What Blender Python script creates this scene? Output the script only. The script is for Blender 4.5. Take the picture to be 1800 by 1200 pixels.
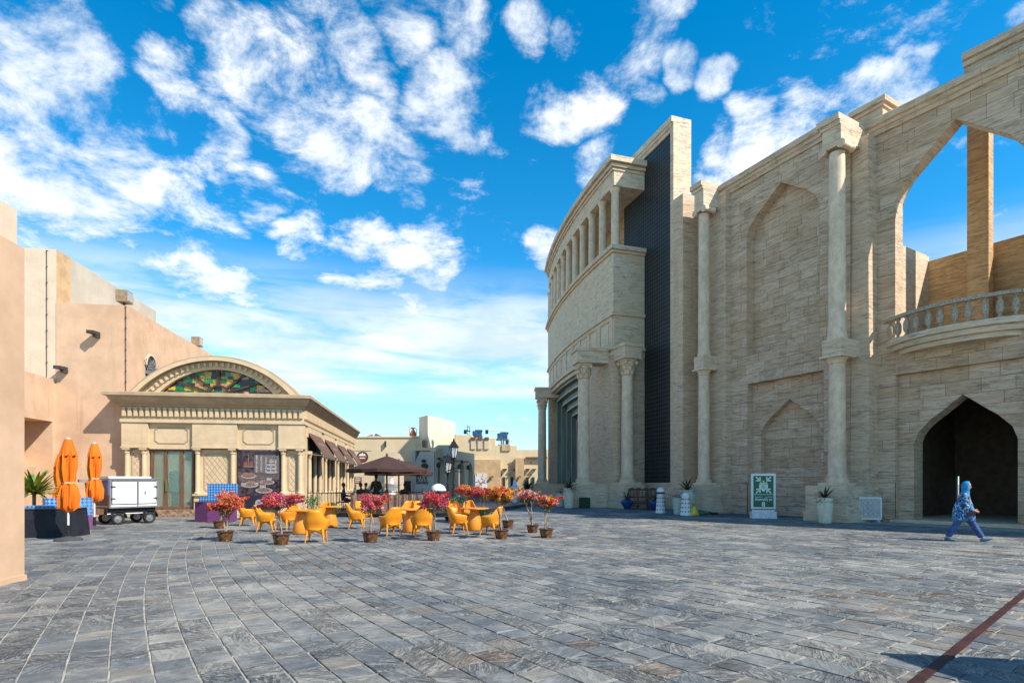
import bpy, bmesh, math, random
from mathutils import Matrix, Vector
R = math.radians
rng = random.Random(7)
for o in list(bpy.data.objects): bpy.data.objects.remove(o)
scene = bpy.context.scene
col = scene.collection

# ------------------------------------------------------------------ camera
FPX, EYE, HZ = 1000.0, 1.6, 848.0          # focal length in photo pixels, eye height, horizon row
cam_d = bpy.data.cameras.new('camera'); cam = bpy.data.objects.new('camera', cam_d); col.objects.link(cam)
cam_d.sensor_width = 36; cam_d.lens = 20.0; cam_d.shift_y = 248 / 1800
cam_d.clip_start = 0.05; cam_d.clip_end = 3000
cam.location = (0, 0, EYE); cam.rotation_euler = (R(90), 0, 0)
scene.camera = cam

# ------------------------------------------------------------------ light
SUN = Vector((0.617, -0.384, 0.685)).normalized()
sun_d = bpy.data.lights.new('sun', 'SUN'); sun = bpy.data.objects.new('sun', sun_d); col.objects.link(sun)
sun_d.energy = 3.3; sun_d.angle = R(0.5); sun_d.color = (1.0, 0.94, 0.84)
sun.rotation_euler = SUN.to_track_quat('Z', 'Y').to_euler(); sun.location = (40, -25, 45)
scene.view_settings.view_transform = 'Standard'; scene.view_settings.look = 'None'
scene.view_settings.exposure = 1.10; scene.view_settings.gamma = 1.0
scene.view_settings.use_curve_mapping = False

def nd(nt, t, **kw):
    n = nt.nodes.new(t)
    for k, v in kw.items(): setattr(n, k, v)
    return n
def lk(nt, a, b): nt.links.new(a, b)
def mth(nt, op, a, b=None, clamp=False):
    n = nd(nt, 'ShaderNodeMath', operation=op); n.use_clamp = clamp
    for i, s in enumerate((a, b)):
        if s is None: continue
        if isinstance(s, (int, float)): n.inputs[i].default_value = s
        else: lk(nt, s, n.inputs[i])
    return n.outputs[0]
def vmth(nt, op, a, b):
    n = nd(nt, 'ShaderNodeVectorMath', operation=op)
    for i, s in enumerate((a, b)):
        if isinstance(s, (tuple, list, Vector)): n.inputs[i].default_value = s
        else: lk(nt, s, n.inputs[i])
    return n.outputs['Value'] if op == 'DOT_PRODUCT' else n.outputs['Vector']
def ramp(nt, fac, lo, hi, smooth=True, a=0.0, b=1.0):
    n = nd(nt, 'ShaderNodeMapRange'); n.interpolation_type = 'SMOOTHSTEP' if smooth else 'LINEAR'; n.clamp = True
    lk(nt, fac, n.inputs['Value'])
    for k, v in (('From Min', lo), ('From Max', hi), ('To Min', a), ('To Max', b)): n.inputs[k].default_value = v
    return n.outputs['Result']
def mixc(nt, fac, a, b, blend='MIX'):
    n = nd(nt, 'ShaderNodeMix', data_type='RGBA', blend_type=blend)
    if isinstance(fac, (int, float)): n.inputs[0].default_value = fac
    else: lk(nt, fac, n.inputs[0])
    for i, s in ((6, a), (7, b)):
        if isinstance(s, (tuple, list)): n.inputs[i].default_value = (*s[:3], 1)
        else: lk(nt, s, n.inputs[i])
    return n.outputs[2]
def noise(nt, vec, scale, detail=3.0, rough=0.55, dist=0.0):
    n = nd(nt, 'ShaderNodeTexNoise'); lk(nt, vec, n.inputs['Vector'])
    n.inputs['Scale'].default_value = scale; n.inputs['Detail'].default_value = detail
    n.inputs['Roughness'].default_value = rough; n.inputs['Distortion'].default_value = dist
    return n.outputs['Fac']
def mapping(nt, vec, scale=(1, 1, 1), rot=(0, 0, 0), loc=(0, 0, 0)):
    n = nd(nt, 'ShaderNodeMapping'); lk(nt, vec, n.inputs['Vector'])
    n.inputs['Scale'].default_value = scale; n.inputs['Rotation'].default_value = rot; n.inputs['Location'].default_value = loc
    return n.outputs['Vector']

# sky: Nishita air plus broken cumulus, laid out by direction (the same clouds repeat behind the viewer)
SKY = 0.15
world = bpy.data.worlds.new('World'); scene.world = world; world.use_nodes = True
world.cycles.sampling_method = 'MANUAL'; world.cycles.sample_map_resolution = 256
scene.cycles.max_bounces = 6; scene.cycles.diffuse_bounces = 3; scene.cycles.glossy_bounces = 3; scene.cycles.transmission_bounces = 6
wt = world.node_tree; wt.nodes.clear()
tc = nd(wt, 'ShaderNodeTexCoord')
sky = nd(wt, 'ShaderNodeTexSky', sky_type='NISHITA'); sky.sun_disc = False
sky.sun_elevation = math.asin(SUN.z); sky.sun_rotation = math.atan2(SUN.x, SUN.y)
sky.altitude = 0; sky.air_density = 1.0; sky.dust_density = 0.1; sky.ozone_density = 3.0
hsv = nd(wt, 'ShaderNodeHueSaturation'); lk(wt, sky.outputs[0], hsv.inputs['Color'])
hsv.inputs['Value'].default_value = 0.70; hsv.inputs['Hue'].default_value = 0.488
sep = nd(wt, 'ShaderNodeSeparateXYZ'); lk(wt, tc.outputs['Generated'], sep.inputs[0])
lk(wt, ramp(wt, sep.outputs[2], 0.0, 0.35, True, 0.80, 1.42), hsv.inputs['Saturation'])
skyc = mixc(wt, ramp(wt, sep.outputs[2], 0.0, 0.5, True, 1.0, 0.25), hsv.outputs[0], (0.62, 0.98, 1.10), 'MULTIPLY')
ay = mth(wt, 'ABSOLUTE', sep.outputs[1])
cmb = nd(wt, 'ShaderNodeCombineXYZ'); lk(wt, sep.outputs[0], cmb.inputs[0]); lk(wt, ay, cmb.inputs[1]); lk(wt, sep.outputs[2], cmb.inputs[2])
dm = cmb.outputs[0]
zc = mth(wt, 'ADD', mth(wt, 'MAXIMUM', sep.outputs[2], 0.0), 0.22)
cp = nd(wt, 'ShaderNodeCombineXYZ'); lk(wt, mth(wt, 'DIVIDE', sep.outputs[0], zc), cp.inputs[0]); lk(wt, mth(wt, 'DIVIDE', ay, zc), cp.inputs[1])
plane = cp.outputs[0]
wn = nd(wt, 'ShaderNodeTexNoise'); lk(wt, plane, wn.inputs['Vector']); wn.inputs['Scale'].default_value = 3.4; wn.inputs['Detail'].default_value = 3
warp = vmth(wt, 'MULTIPLY', vmth(wt, 'SUBTRACT', wn.outputs['Color'], (0.5, 0.5, 0.5)), (0.16, 0.16, 0.16))
dw = vmth(wt, 'ADD', dm, warp)
nrm = nd(wt, 'ShaderNodeVectorMath', operation='NORMALIZE'); lk(wt, dw, nrm.inputs[0]); dw = nrm.outputs['Vector']
def pdir(px, py): return Vector(((px - 900) / FPX, 1.0, (HZ - py) / FPX)).normalized()
CLOUDS = [(30, 150, 100, 1), (110, 130, 130, 1), (60, 320, 150, 1), (190, 300, 130, 1), (40, 250, 120, 1), (290, 330, 90, .75), (140, 60, 60, .8),
  (420, 90, 80, .95), (480, 140, 105, 1), (545, 170, 85, 1), (330, 185, 70, .8), (560, 45, 70, 1), (610, 80, 70, 1), (640, 150, 55, .9), (700, 25, 80, 1), (800, 40, 60, .85),
  (820, 165, 85, 1.1), (765, 175, 75, 1), (620, 250, 95, 1), (690, 280, 75, 1), (560, 220, 70, .9), (400, 240, 70, .8), (400, 290, 60, .7), (460, 330, 55, .7), (690, 345, 50, .8),
  (330, 360, 60, .8), (380, 375, 60, .8), (520, 415, 55, .75), (250, 440, 70, .75), (330, 470, 80, .9), (420, 500, 65, .85), (600, 470, 70, .85), (650, 450, 60, .95), (760, 440, 75, 1.05), (700, 490, 70, .9), (310, 540, 45, .8),
  (930, 60, 50, .7), (960, 185, 55, .95), (1030, 185, 60, .95), (990, 230, 45, .8), (1150, 70, 70, .9), (1160, 30, 55, .8), (1090, 120, 45, .7), (1200, 140, 45, 1.05), (1265, 165, 50, 1.05), (1130, 175, 40, .75), (1000, 70, 36, .6),
  (1500, 165, 80, 1.05), (1430, 215, 85, 1.1), (1340, 250, 75, 1), (1260, 295, 55, .9), (1560, 120, 50, .7), (1540, 190, 60, 1), (1790, 45, 55, .8), (300, 20, 55, .6), (1040, 300, 50, .8), (960, 440, 50, .7)]
tot = None
for px, py, r, w in CLOUDS:
    c = pdir(px, py); e = c.dot(pdir(px + r * 1.12, py)); e = min(e, c.dot(pdir(px, py + r * 1.12)))
    m = ramp(wt, vmth(wt, 'DOT_PRODUCT', dw, c), e, 1.0 - (1.0 - e) * 0.12, True, 0.0, w)
    tot = m if tot is None else mth(wt, 'MAXIMUM', tot, m)
n1 = noise(wt, plane, 5.2, 8.0, 0.68, 0.25)
dens = mth(wt, 'ADD', tot, mth(wt, 'MULTIPLY', mth(wt, 'SUBTRACT', n1, 0.52), 4.6))
alpha = ramp(wt, dens, 0.22, 1.45, True, 0.0, 0.97)
# thin high veil low over the horizon
vn = noise(wt, mapping(wt, dm, (2.2, 2.2, 15.0)), 1.6, 5.0, 0.58, 0.5)
velo = mth(wt, 'MULTIPLY', ramp(wt, sep.outputs[2], 0.125, 0.165), ramp(wt, sep.outputs[2], 0.37, 0.25))
veil = mth(wt, 'MULTIPLY', mth(wt, 'MULTIPLY', velo, ramp(wt, vn, 0.24, 0.62)), 0.80)
alpha = mth(wt, 'MAXIMUM', alpha, veil)
shade = ramp(wt, noise(wt, plane, 2.6, 4.0), 0.35, 0.65, True, 0.0, 1.0)
K = 1.0 / SKY
ccol = mixc(wt, shade, (0.40 * K, 0.45 * K, 0.50 * K), (0.60 * K, 0.605 * K, 0.60 * K))
final = mixc(wt, alpha, skyc, ccol)
bg = nd(wt, 'ShaderNodeBackground'); lk(wt, final, bg.inputs[0]); bg.inputs[1].default_value = SKY
wo = nd(wt, 'ShaderNodeOutputWorld'); lk(wt, bg.outputs[0], wo.inputs[0])

# ------------------------------------------------------------------ materials
def new_mat(name):
    m = bpy.data.materials.new(name); m.use_nodes = True; nt = m.node_tree
    return m, nt, nt.nodes['Principled BSDF']
def set_bump(nt, b, h, strength=0.3, dist=0.02):
    n = nd(nt, 'ShaderNodeBump'); lk(nt, h, n.inputs['Height']); n.inputs['Strength'].default_value = strength; n.inputs['Distance'].default_value = dist
    lk(nt, n.outputs[0], b.inputs['Normal'])
def pos(nt): return nd(nt, 'ShaderNodeNewGeometry').outputs['Position']
def attr(nt, name):
    return nd(nt, 'ShaderNodeAttribute', attribute_name=name)
MATS = {}
def M(name, c=(.5, .5, .5), rough=.6, var=.12, scale=6.0, bump=.15, bd=.01, metal=0.0, spec=.4, obj=False, coat=0.0, stretch=(1, 1, 1), dirt=None, streak=None):
    """plain procedural material: colour with mottling, fine relief"""
    if name in MATS: return MATS[name]
    m, nt, b = new_mat(name)
    p = nd(nt, 'ShaderNodeTexCoord').outputs['Object'] if obj else pos(nt)
    p = mapping(nt, p, stretch)
    n = noise(nt, p, scale, 4.0, .6)
    c0 = tuple(max(0, x * (1 - var * 1.3)) for x in c); c1 = tuple(min(1, x * (1 + var)) for x in c)
    out = mixc(nt, ramp(nt, n, .3, .7), c0, c1)
    if dirt:
        out = mixc(nt, ramp(nt, noise(nt, p, scale * .23, 5.0, .65), .48, .75, True, 0, dirt[1]), out, dirt[0])
    if streak:
        out = mixc(nt, ramp(nt, noise(nt, mapping(nt, p, (2.6, 2.6, .16)), 1.0, 6.0, .68), .54, .76, True, 0, streak[1]), out, streak[0])
        ck = noise(nt, p, .9, 7.0, .7, .6); ck = ramp(nt, mth(nt, 'ABSOLUTE', mth(nt, 'SUBTRACT', ck, .5)), 0, .006, True, 1, 0)
        ck = mth(nt, 'MULTIPLY', ck, ramp(nt, noise(nt, p, .5, 2.0), .52, .62, True, 0, .5)); out = mixc(nt, ck, out, tuple(x * .5 for x in streak[0]))
    lk(nt, out, b.inputs['Base Color'])
    b.inputs['Roughness'].default_value = rough; b.inputs['Metallic'].default_value = metal
    b.inputs['Specular IOR Level'].default_value = spec; b.inputs['Coat Weight'].default_value = coat
    if bump: set_bump(nt, b, noise(nt, p, scale * 7, 3.0), bump, bd)
    MATS[name] = m; return m

def travertine(name, base, dark, strat=11.0, rnd=False):
    m, nt, b = new_mat(name); p = pos(nt)
    a = noise(nt, mapping(nt, p, (1.5, 1.5, strat)), 1.0, 4.0, .62, .15)
    a2 = noise(nt, mapping(nt, p, (.9, .9, strat * .62), (0, 0, 0), (3, 5, 9)), 1.0, 4.0, .6, .2)
    f = noise(nt, mapping(nt, p, (3.5, 3.5, strat * 3.2)), 1.0, 3.0, .6, .1)
    c = mixc(nt, ramp(nt, a, .38, .62), dark, base)
    line = ramp(nt, mth(nt, 'ABSOLUTE', mth(nt, 'SUBTRACT', a2, .5)), .0, .03, True, 1, 0)
    gate = ramp(nt, noise(nt, mapping(nt, p, (1.4, 1.4, 3)), 1.0, 2.0), .42, .60)
    line = mth(nt, 'MULTIPLY', line, gate)
    c = mixc(nt, mth(nt, 'MULTIPLY', line, .55), c, tuple(x * .34 for x in dark))
    c = mixc(nt, ramp(nt, f, .52, .74, True, 0, .5), c, tuple(x * .5 for x in dark))
    pit = ramp(nt, noise(nt, mapping(nt, p, (7, 7, 26)), 1.0, 2.0, .6), .66, .72)
    c = mixc(nt, mth(nt, 'MULTIPLY', pit, .5), c, tuple(x * .25 for x in dark))
    big = noise(nt, p, .30, 2.0, .6)
    c = mixc(nt, ramp(nt, big, .35, .7, True, 0, .35), c, tuple(x * y for x, y in zip(base, (.92, .80, .66))))
    st = noise(nt, mapping(nt, p, (1.6, 1.6, .12)), 1.0, 3.0, .65)
    c = mixc(nt, ramp(nt, st, .56, .74, True, 0, .20), c, tuple(x * .45 for x in dark))
    if rnd:
        at = attr(nt, 'rnd').outputs['Fac']
        g = nd(nt, 'ShaderNodeHueSaturation'); lk(nt, c, g.inputs['Color'])
        lk(nt, ramp(nt, at, 0, 1, False, .89, 1.10), g.inputs['Value']); lk(nt, ramp(nt, at, 0, 1, False, 1.08, .94), g.inputs['Saturation'])
        c = g.outputs[0]
    lk(nt, c, b.inputs['Base Color']); b.inputs['Roughness'].default_value = .75; b.inputs['Specular IOR Level'].default_value = .25
    h = mth(nt, 'SUBTRACT', mth(nt, 'ADD', mth(nt, 'MULTIPLY', a, .5), mth(nt, 'MULTIPLY', f, .4)), mth(nt, 'MULTIPLY', mth(nt, 'MAXIMUM', pit, line), .7))
    set_bump(nt, b, h, .6, .03)
    MATS[name] = m; return m
TRAV = travertine('travertine', (.66, .51, .36), (.51, .375, .255), 14.0)
TRAVB = travertine('travertine_block', (.62, .47, .33), (.47, .335, .225), 14.0, True)
TRAVP = travertine('travertine_pale', (.71, .58, .42), (.58, .45, .315), 15.0)
TRAVG = travertine('travertine_golden_bounce', (.66, .44, .22), (.46, .28, .13), 11.0)  # golden colour holds the warm bounce light on the shaded court walls
JOINT = M('stone_joint', (.17, .115, .075), .9, .2, 3)

def slate():
    m, nt, b = new_mat('slate'); p = pos(nt); at = attr(nt, 'rnd').outputs['Fac']
    vr = nd(nt, 'ShaderNodeVectorRotate', rotation_type='Z_AXIS'); lk(nt, p, vr.inputs['Vector']); lk(nt, mth(nt, 'MULTIPLY', at, 37.0), vr.inputs['Angle'])
    off = nd(nt, 'ShaderNodeCombineXYZ'); lk(nt, mth(nt, 'MULTIPLY', at, 91.0), off.inputs[0]); lk(nt, mth(nt, 'MULTIPLY', at, 53.0), off.inputs[2])
    q = vmth(nt, 'ADD', vr.outputs[0], off.outputs[0])
    s = noise(nt, mapping(nt, q, (2.5, 11.0, 2.5)), 1.0, 6.0, .66, 1.3)
    fine = noise(nt, mapping(nt, q, (13, 42, 13)), 1.0, 4.0, .7, .8)
    rough_k = ramp(nt, mth(nt, 'FRACT', mth(nt, 'MULTIPLY', at, 7.31)), .25, .95, True, .18, 1.0)      # some stones lie smooth, some deeply riven
    cr = nd(nt, 'ShaderNodeValToRGB'); e = cr.color_ramp.elements
    lk(nt, at, cr.inputs[0])
    stops = [(0, (.038, .048, .060)), (.18, (.080, .094, .108)), (.38, (.130, .138, .140)), (.56, (.058, .072, .088)), (.72, (.170, .172, .162)), (.86, (.135, .126, .110)), (.94, (.130, .088, .060)), (1, (.30, .28, .23))]
    e[0].position, e[0].color = 0, (*stops[0][1], 1); e[1].position, e[1].color = 1, (*stops[-1][1], 1)
    for x, c in stops[1:-1]: k = e.new(x); k.color = (*c, 1)
    c = mixc(nt, ramp(nt, s, .35, .68), cr.outputs[0], (1.55, 1.5, 1.42), 'MULTIPLY')
    c = mixc(nt, mth(nt, 'MULTIPLY', ramp(nt, s, .34, .46, True, .7, 0), rough_k), c, (.022, .028, .036))
    vein = ramp(nt, noise(nt, mapping(nt, q, (2.5, 10, 3)), 1.0, 6.0, .7, 2.2), .59, .67)
    c = mixc(nt, mth(nt, 'MULTIPLY', vein, mth(nt, 'MULTIPLY', rough_k, .8)), c, (.50, .485, .43))
    c = mixc(nt, mth(nt, 'MULTIPLY', ramp(nt, fine, .50, .68, True, 0, .75), rough_k), c, (.36, .355, .33))  # pale tint paints highlights on the riven ridges into the colour
    c = mixc(nt, mth(nt, 'MULTIPLY', ramp(nt, fine, .48, .36, True, 0, .6), rough_k), c, (.025, .03, .038))
    rid = ramp(nt, mth(nt, 'ABSOLUTE', mth(nt, 'SUBTRACT', noise(nt, mapping(nt, q, (5, 10, 5), (0, 0, 0), (2, 8, 1)), 1.0, 4.0, .62, 1.2), .5)), .0, .022, True, 1, 0)
    c = mixc(nt, mth(nt, 'MULTIPLY', rid, mth(nt, 'MULTIPLY', rough_k, .7)), c, (.46, .45, .41))
    edge = ramp(nt, s, .47, .53); c = mixc(nt, mth(nt, 'MULTIPLY', mth(nt, 'SUBTRACT', 1.0, edge), mth(nt, 'MULTIPLY', rough_k, .38)), c, (.03, .036, .045))
    # pale mortar smear and dust
    du = ramp(nt, noise(nt, p, .42, 7.0, .76), .43, .70, True, .03, .72)
    c = mixc(nt, du, c, (.40, .38, .33))
    sp = ramp(nt, noise(nt, mapping(nt, p, (1, 1, 1), (0, 0, 0), (7, 3, 0)), .65, 5.0, .6, .4), .60, .70, True, 0, .45); c = mixc(nt, sp, c, (.045, .043, .042))
    lk(nt, c, b.inputs['Base Color']); b.inputs['Specular IOR Level'].default_value = .22
    lk(nt, ramp(nt, s, .3, .7, True, .60, .85), b.inputs['Roughness'])
    h = mth(nt, 'MULTIPLY', mth(nt, 'ADD', mth(nt, 'ADD', s, mth(nt, 'MULTIPLY', edge, .35)), mth(nt, 'MULTIPLY', fine, .45)), rough_k)
    set_bump(nt, b, h, 1.0, .04)
    MATS['slate'] = m; return m
SLATE = slate()
GROUT = M('sand_grout', (.36, .335, .285), .95, .25, 5, .4)
PLASTER = M('pink_plaster', (.60, .39, .25), .9, .08, 1.2, .35, .006, dirt=((.44, .25, .14), .5), streak=((.38, .215, .125), .6))
PALEPL = M('cream_plaster', (.64, .50, .365), .9, .06, 1.2, .3, .006, dirt=((.5, .36, .24), .35), streak=((.46, .33, .22), .35))
SHADEPL = M('shaded_plaster', (.50, .43, .34), .9, .08, .8, .3, .006, dirt=((.3, .25, .2), .4))  # grey stands for shade on the tall wall's receding side
CAFE = M('cafe_stone', (.60, .445, .275), .8, .07, 2.2, .3, .006, dirt=((.46, .33, .20), .35), streak=((.36, .25, .15), .35))
CAFED = M('cafe_moulding', (.42, .30, .185), .8, .1, 2.5, .3, .006, dirt=((.3, .2, .12), .4))
FARPL = M('sand_plaster', (.68, .53, .33), .9, .06, .7, .2, dirt=((.5, .36, .2), .3))
FARTAN = M('tan_plaster', (.55, .36, .19), .9, .14, 1.5, .2)
FARSHADE = M('far_shaded_plaster', (.45, .43, .37), .9, .06, .7, .2)  # grey tone paints in the shadow lying on the arcade house
WOOD = M('brown_wood', (.16, .075, .04), .5, .25, 3, .2, .004, stretch=(6, 6, 1))
DKWOOD = M('dark_wood', (.07, .03, .022), .5, .25, 5)
BLACK = M('black_metal', (.015, .016, .018), .4, .2, 8, .1)
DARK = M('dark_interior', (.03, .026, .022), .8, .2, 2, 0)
WHITE = M('white_paint', (.74, .74, .73), .45, .05, 3, .03, dirt=((.5, .47, .42), .3))
STEEL = M('steel', (.5, .5, .5), .35, .1, 5, .05, metal=.9)
YELLOW = M('yellow_plastic', (.78, .275, .014), .42, .05, 5, .04, spec=.45, dirt=((.55, .22, .02), .35))
ORANGE = M('orange_plastic', (.75, .25, .02), .38, .04, 3, .03, spec=.5)
CANVAS = M('orange_canvas', (.74, .155, .004), .85, .10, 4, .25, .01, stretch=(1, 1, .3))
BROWNC = M('brown_canvas', (.058, .026, .020), .9, .12, 3, .2)
AWN = M('awning_canvas', (.13, .075, .05), .9, .2, 3, .2)
GLAZE = M('brown_glaze', (.095, .036, .013), .18, .5, 11, .1, spec=.7, obj=True, dirt=((.28, .14, .05), .5))
SOIL = M('soil', (.06, .04, .025), .95, .3, 30, .8)
BARK = M('bark', (.30, .22, .15), .9, .3, 14, .8, .01, stretch=(1, 1, .3))
LEAF = M('leaf_green', (.055, .11, .025), .55, .35, 8, .1)
DKLEAF = M('agave_leaf', (.025, .05, .022), .5, .3, 8, .1)
CELADON = M('celadon_glaze', (.46, .56, .48), .35, .12, 7, .15, obj=True)
CREAMPOT = M('cream_pot', (.62, .62, .47), .5, .08, 6, .2, obj=True)
BLUEPOT = M('blue_glaze', (.02, .06, .25), .18, .3, 6, .05, spec=.7, obj=True)
SKIN = M('skin', (.42, .24, .16), .55, .06, 12, .05)
DSKIN = M('dark_skin', (.075, .04, .028), .5, .1, 12, .05)
HAIR = M('dark_hair', (.012, .01, .01), .6, .2, 20, .1)
GREENP = M('green_board', (.015, .11, .06), .4, .06, 4, .02)
GLOW = M('pale_green_print', (.62, .78, .60), .5, .03, 5, 0)
PURPLE = M('purple_panel', (.16, .045, .14), .55, .08, 4, .1)
BLUEP = M('blue_panel', (.04, .25, .62), .5, .05, 4, .05)
REDSTRIP = M('rust_steel', (.05, .014, .012), .6, .35, 6, .4, .01)
TERR = M('terracotta', (.45, .12, .06), .7, .1, 5, .1)
NET = M('blue_net', (.025, .075, .17), .8, .3, .5, .2)
CONC = M('far_concrete', (.42, .44, .44), .9, .1, .3, .1)
def glass(name, tint, rough=.05, tr=.75):
    m, nt, b = new_mat(name)
    b.inputs['Base Color'].default_value = (*tint, 1); b.inputs['Roughness'].default_value = rough
    b.inputs['Transmission Weight'].default_value = tr; b.inputs['IOR'].default_value = 1.45; b.inputs['Specular IOR Level'].default_value = .6
    MATS[name] = m; return m
GLASS = glass('door_glass', (.75, .88, .82), .02, .92)
LAMPG = glass('lantern_glass', (.85, .85, .8), .15, .6)
def tiles_mat():
    m, nt, b = new_mat('dark_glazed_tile'); tcn = nd(nt, 'ShaderNodeTexCoord')
    v = mapping(nt, tcn.outputs['Object'], (1, 1, 1), (R(90), 0, 0))
    br = nd(nt, 'ShaderNodeTexBrick'); lk(nt, v, br.inputs['Vector']); br.offset = 0
    for k, x in (('Scale', 1), ('Mortar Size', .022), ('Brick Width', .26), ('Row Height', .26), ('Mortar Smooth', .2), ('Bias', -.2)): br.inputs[k].default_value = x
    br.inputs['Color1'].default_value = (.008, .010, .012, 1); br.inputs['Color2'].default_value = (.018, .022, .024, 1); br.inputs['Mortar'].default_value = (.065, .072, .07, 1)
    lk(nt, br.outputs[0], b.inputs['Base Color']); b.inputs['Roughness'].default_value = .42; b.inputs['Specular IOR Level'].default_value = .3
    set_bump(nt, b, mth(nt, 'SUBTRACT', mth(nt, 'MULTIPLY', noise(nt, pos(nt), 2.5, 2), .6), br.outputs['Fac']), .4, .01)
    MATS['tile'] = m; return m
TILE = tiles_mat()
def colattr(name, rough=.5, sub=0.0, var=.15):
    m, nt, b = new_mat(name); a = attr(nt, 'col').outputs['Color']
    c = mixc(nt, ramp(nt, noise(nt, pos(nt), 30, 2), .3, .7, True, 0, var), a, (.02, .02, .02))
    lk(nt, c, b.inputs['Base Color']); b.inputs['Roughness'].default_value = rough
    if sub: b.inputs['Subsurface Weight'].default_value = 0
    MATS[name] = m; return m
PETAL = colattr('bract', .6); PRINT = colattr('print', .45, 0, .8)

# ------------------------------------------------------------------ mesh helpers
class MB:
    def __init__(s): s.v = []; s.f = []; s.r = []; s.c = []
    def add(s, vs, fs, r=None, c=None):
        n = len(s.v); s.v += [tuple(x) for x in vs]
        for f in fs:
            s.f.append([i + n for i in f]); s.r.append(0.5 if r is None else r); s.c.append(c or (.5, .5, .5))
        return s
    def box(s, x0, x1, y0, y1, z0, z1, **k):
        return s.add([(x0,y0,z0),(x1,y0,z0),(x1,y1,z0),(x0,y1,z0),(x0,y0,z1),(x1,y0,z1),(x1,y1,z1),(x0,y1,z1)],
                     [(3,2,1,0),(4,5,6,7),(0,1,5,4),(1,2,6,5),(2,3,7,6),(3,0,4,7)], **k)
    def hexa(s, p, **k):   # eight corner points: bottom four, top four
        return s.add(p, [(3,2,1,0),(4,5,6,7),(0,1,5,4),(1,2,6,5),(2,3,7,6),(3,0,4,7)], **k)
    def bar(s, a, b, w, h=None, **k):   # square bar between two points
        a = Vector(a); b = Vector(b); d = (b - a).normalized(); h = h or w
        u = d.cross(Vector((0, 0, 1)));
        if u.length < 1e-3: u = Vector((1, 0, 0))
        u.normalize(); t = u.cross(d).normalized(); u *= w / 2; t *= h / 2
        return s.hexa([a-u-t, a+u-t, a+u+t, a-u+t, b-u-t, b+u-t, b+u+t, b-u+t], **k)
    def lathe(s, prof, n=16, c=(0, 0), sx=1.0, sy=1.0, wob=None, **k):
        vs = []; fs = []; m = len(prof)
        for i in range(n):
            a = 2 * math.pi * i / n
            for r, z in prof:
                q = r * (wob(a, z) if wob else 1); vs.append((c[0] + q * math.cos(a) * sx, c[1] + q * math.sin(a) * sy, z))
        for i in range(n):
            j = (i + 1) % n
            for q in range(m - 1): fs.append((i*m+q, j*m+q, j*m+q+1, i*m+q+1))
        fs.append([i*m for i in range(n)][::-1]); fs.append([i*m+m-1 for i in range(n)])
        return s.add(vs, fs, **k)
    def tube(s, pts, rad, n=8, **k):
        vs = []; fs = []; pts = [Vector(p) for p in pts]
        if isinstance(rad, (int, float)): rad = [rad] * len(pts)
        for i, p in enumerate(pts):
            d = (pts[min(i+1, len(pts)-1)] - pts[max(i-1, 0)]).normalized()
            u = d.cross(Vector((0, 0, 1)))
            if u.length < 1e-3: u = Vector((1, 0, 0))
            u.normalize(); t = d.cross(u)
            for q in range(n):
                a = 2 * math.pi * q / n; vs.append(p + (u * math.cos(a) + t * math.sin(a)) * rad[i])
        for i in range(len(pts) - 1):
            for q in range(n): fs.append((i*n+q, i*n+(q+1) % n, (i+1)*n+(q+1) % n, (i+1)*n+q))
        fs.append(list(range(n))[::-1]); fs.append([(len(pts)-1)*n+q for q in range(n)])
        return s.add(vs, fs, **k)
    def xz(s, poly, y0, y1, **k):       # outline in x,z extruded along y
        n = len(poly); vs = [(x, y0, z) for x, z in poly] + [(x, y1, z) for x, z in poly]
        return s.add(vs, [list(range(n)), list(range(n, 2*n))[::-1]] + [(i, i+n, (i+1) % n+n, (i+1) % n) for i in range(n)], **k)
    def yz(s, poly, x0, x1, **k):       # profile in y,z run along x
        n = len(poly); vs = [(x0, y, z) for y, z in poly] + [(x1, y, z) for y, z in poly]
        return s.add(vs, [list(range(n)), list(range(n, 2*n))[::-1]] + [(i, i+n, (i+1) % n+n, (i+1) % n) for i in range(n)], **k)
    def xy(s, poly, z0, z1, **k):
        n = len(poly); vs = [(x, y, z0) for x, y in poly] + [(x, y, z1) for x, y in poly]
        return s.add(vs, [list(range(n))[::-1], list(range(n, 2*n))] + [(i, (i+1) % n, (i+1) % n+n, i+n) for i in range(n)], **k)
    def strip(s, line, y0, y1, **k):    # ribbon under an outline in x,z from depth y0 to y1
        n = len(line); vs = [(x, y0, z) for x, z in line] + [(x, y1, z) for x, z in line]
        return s.add(vs, [(i, i+1, i+1+n, i+n) for i in range(n-1)], **k)
    def mesh(s, name, mat, smooth=False, fix=True, rnd=False, colr=False):
        me = bpy.data.meshes.new(name); me.from_pydata(s.v, [], s.f)
        if fix and len(s.f) < 4000:
            bm = bmesh.new(); bm.from_mesh(me); bmesh.ops.recalc_face_normals(bm, faces=bm.faces); bm.to_mesh(me); bm.free()
        if rnd: me.attributes.new('rnd', 'FLOAT', 'FACE').data.foreach_set('value', s.r)
        if colr:
            me.attributes.new('col', 'FLOAT_COLOR', 'FACE').data.foreach_set('color', [x for c in s.c for x in (*c, 1.0)])
        if smooth:
            me.polygons.foreach_set('use_smooth', [True] * len(me.polygons))
            try: me.set_sharp_from_angle(angle=R(40))
            except Exception: pass
        me.materials.append(mat); return me
    def build(s, name, mat, parent=None, loc=(0, 0, 0), rz=0.0, smooth=False, **k):
        return place(bpy.data.objects.new(name, s.mesh(name, mat, smooth, **k)), parent, loc, rz)
WM = {}
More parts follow.
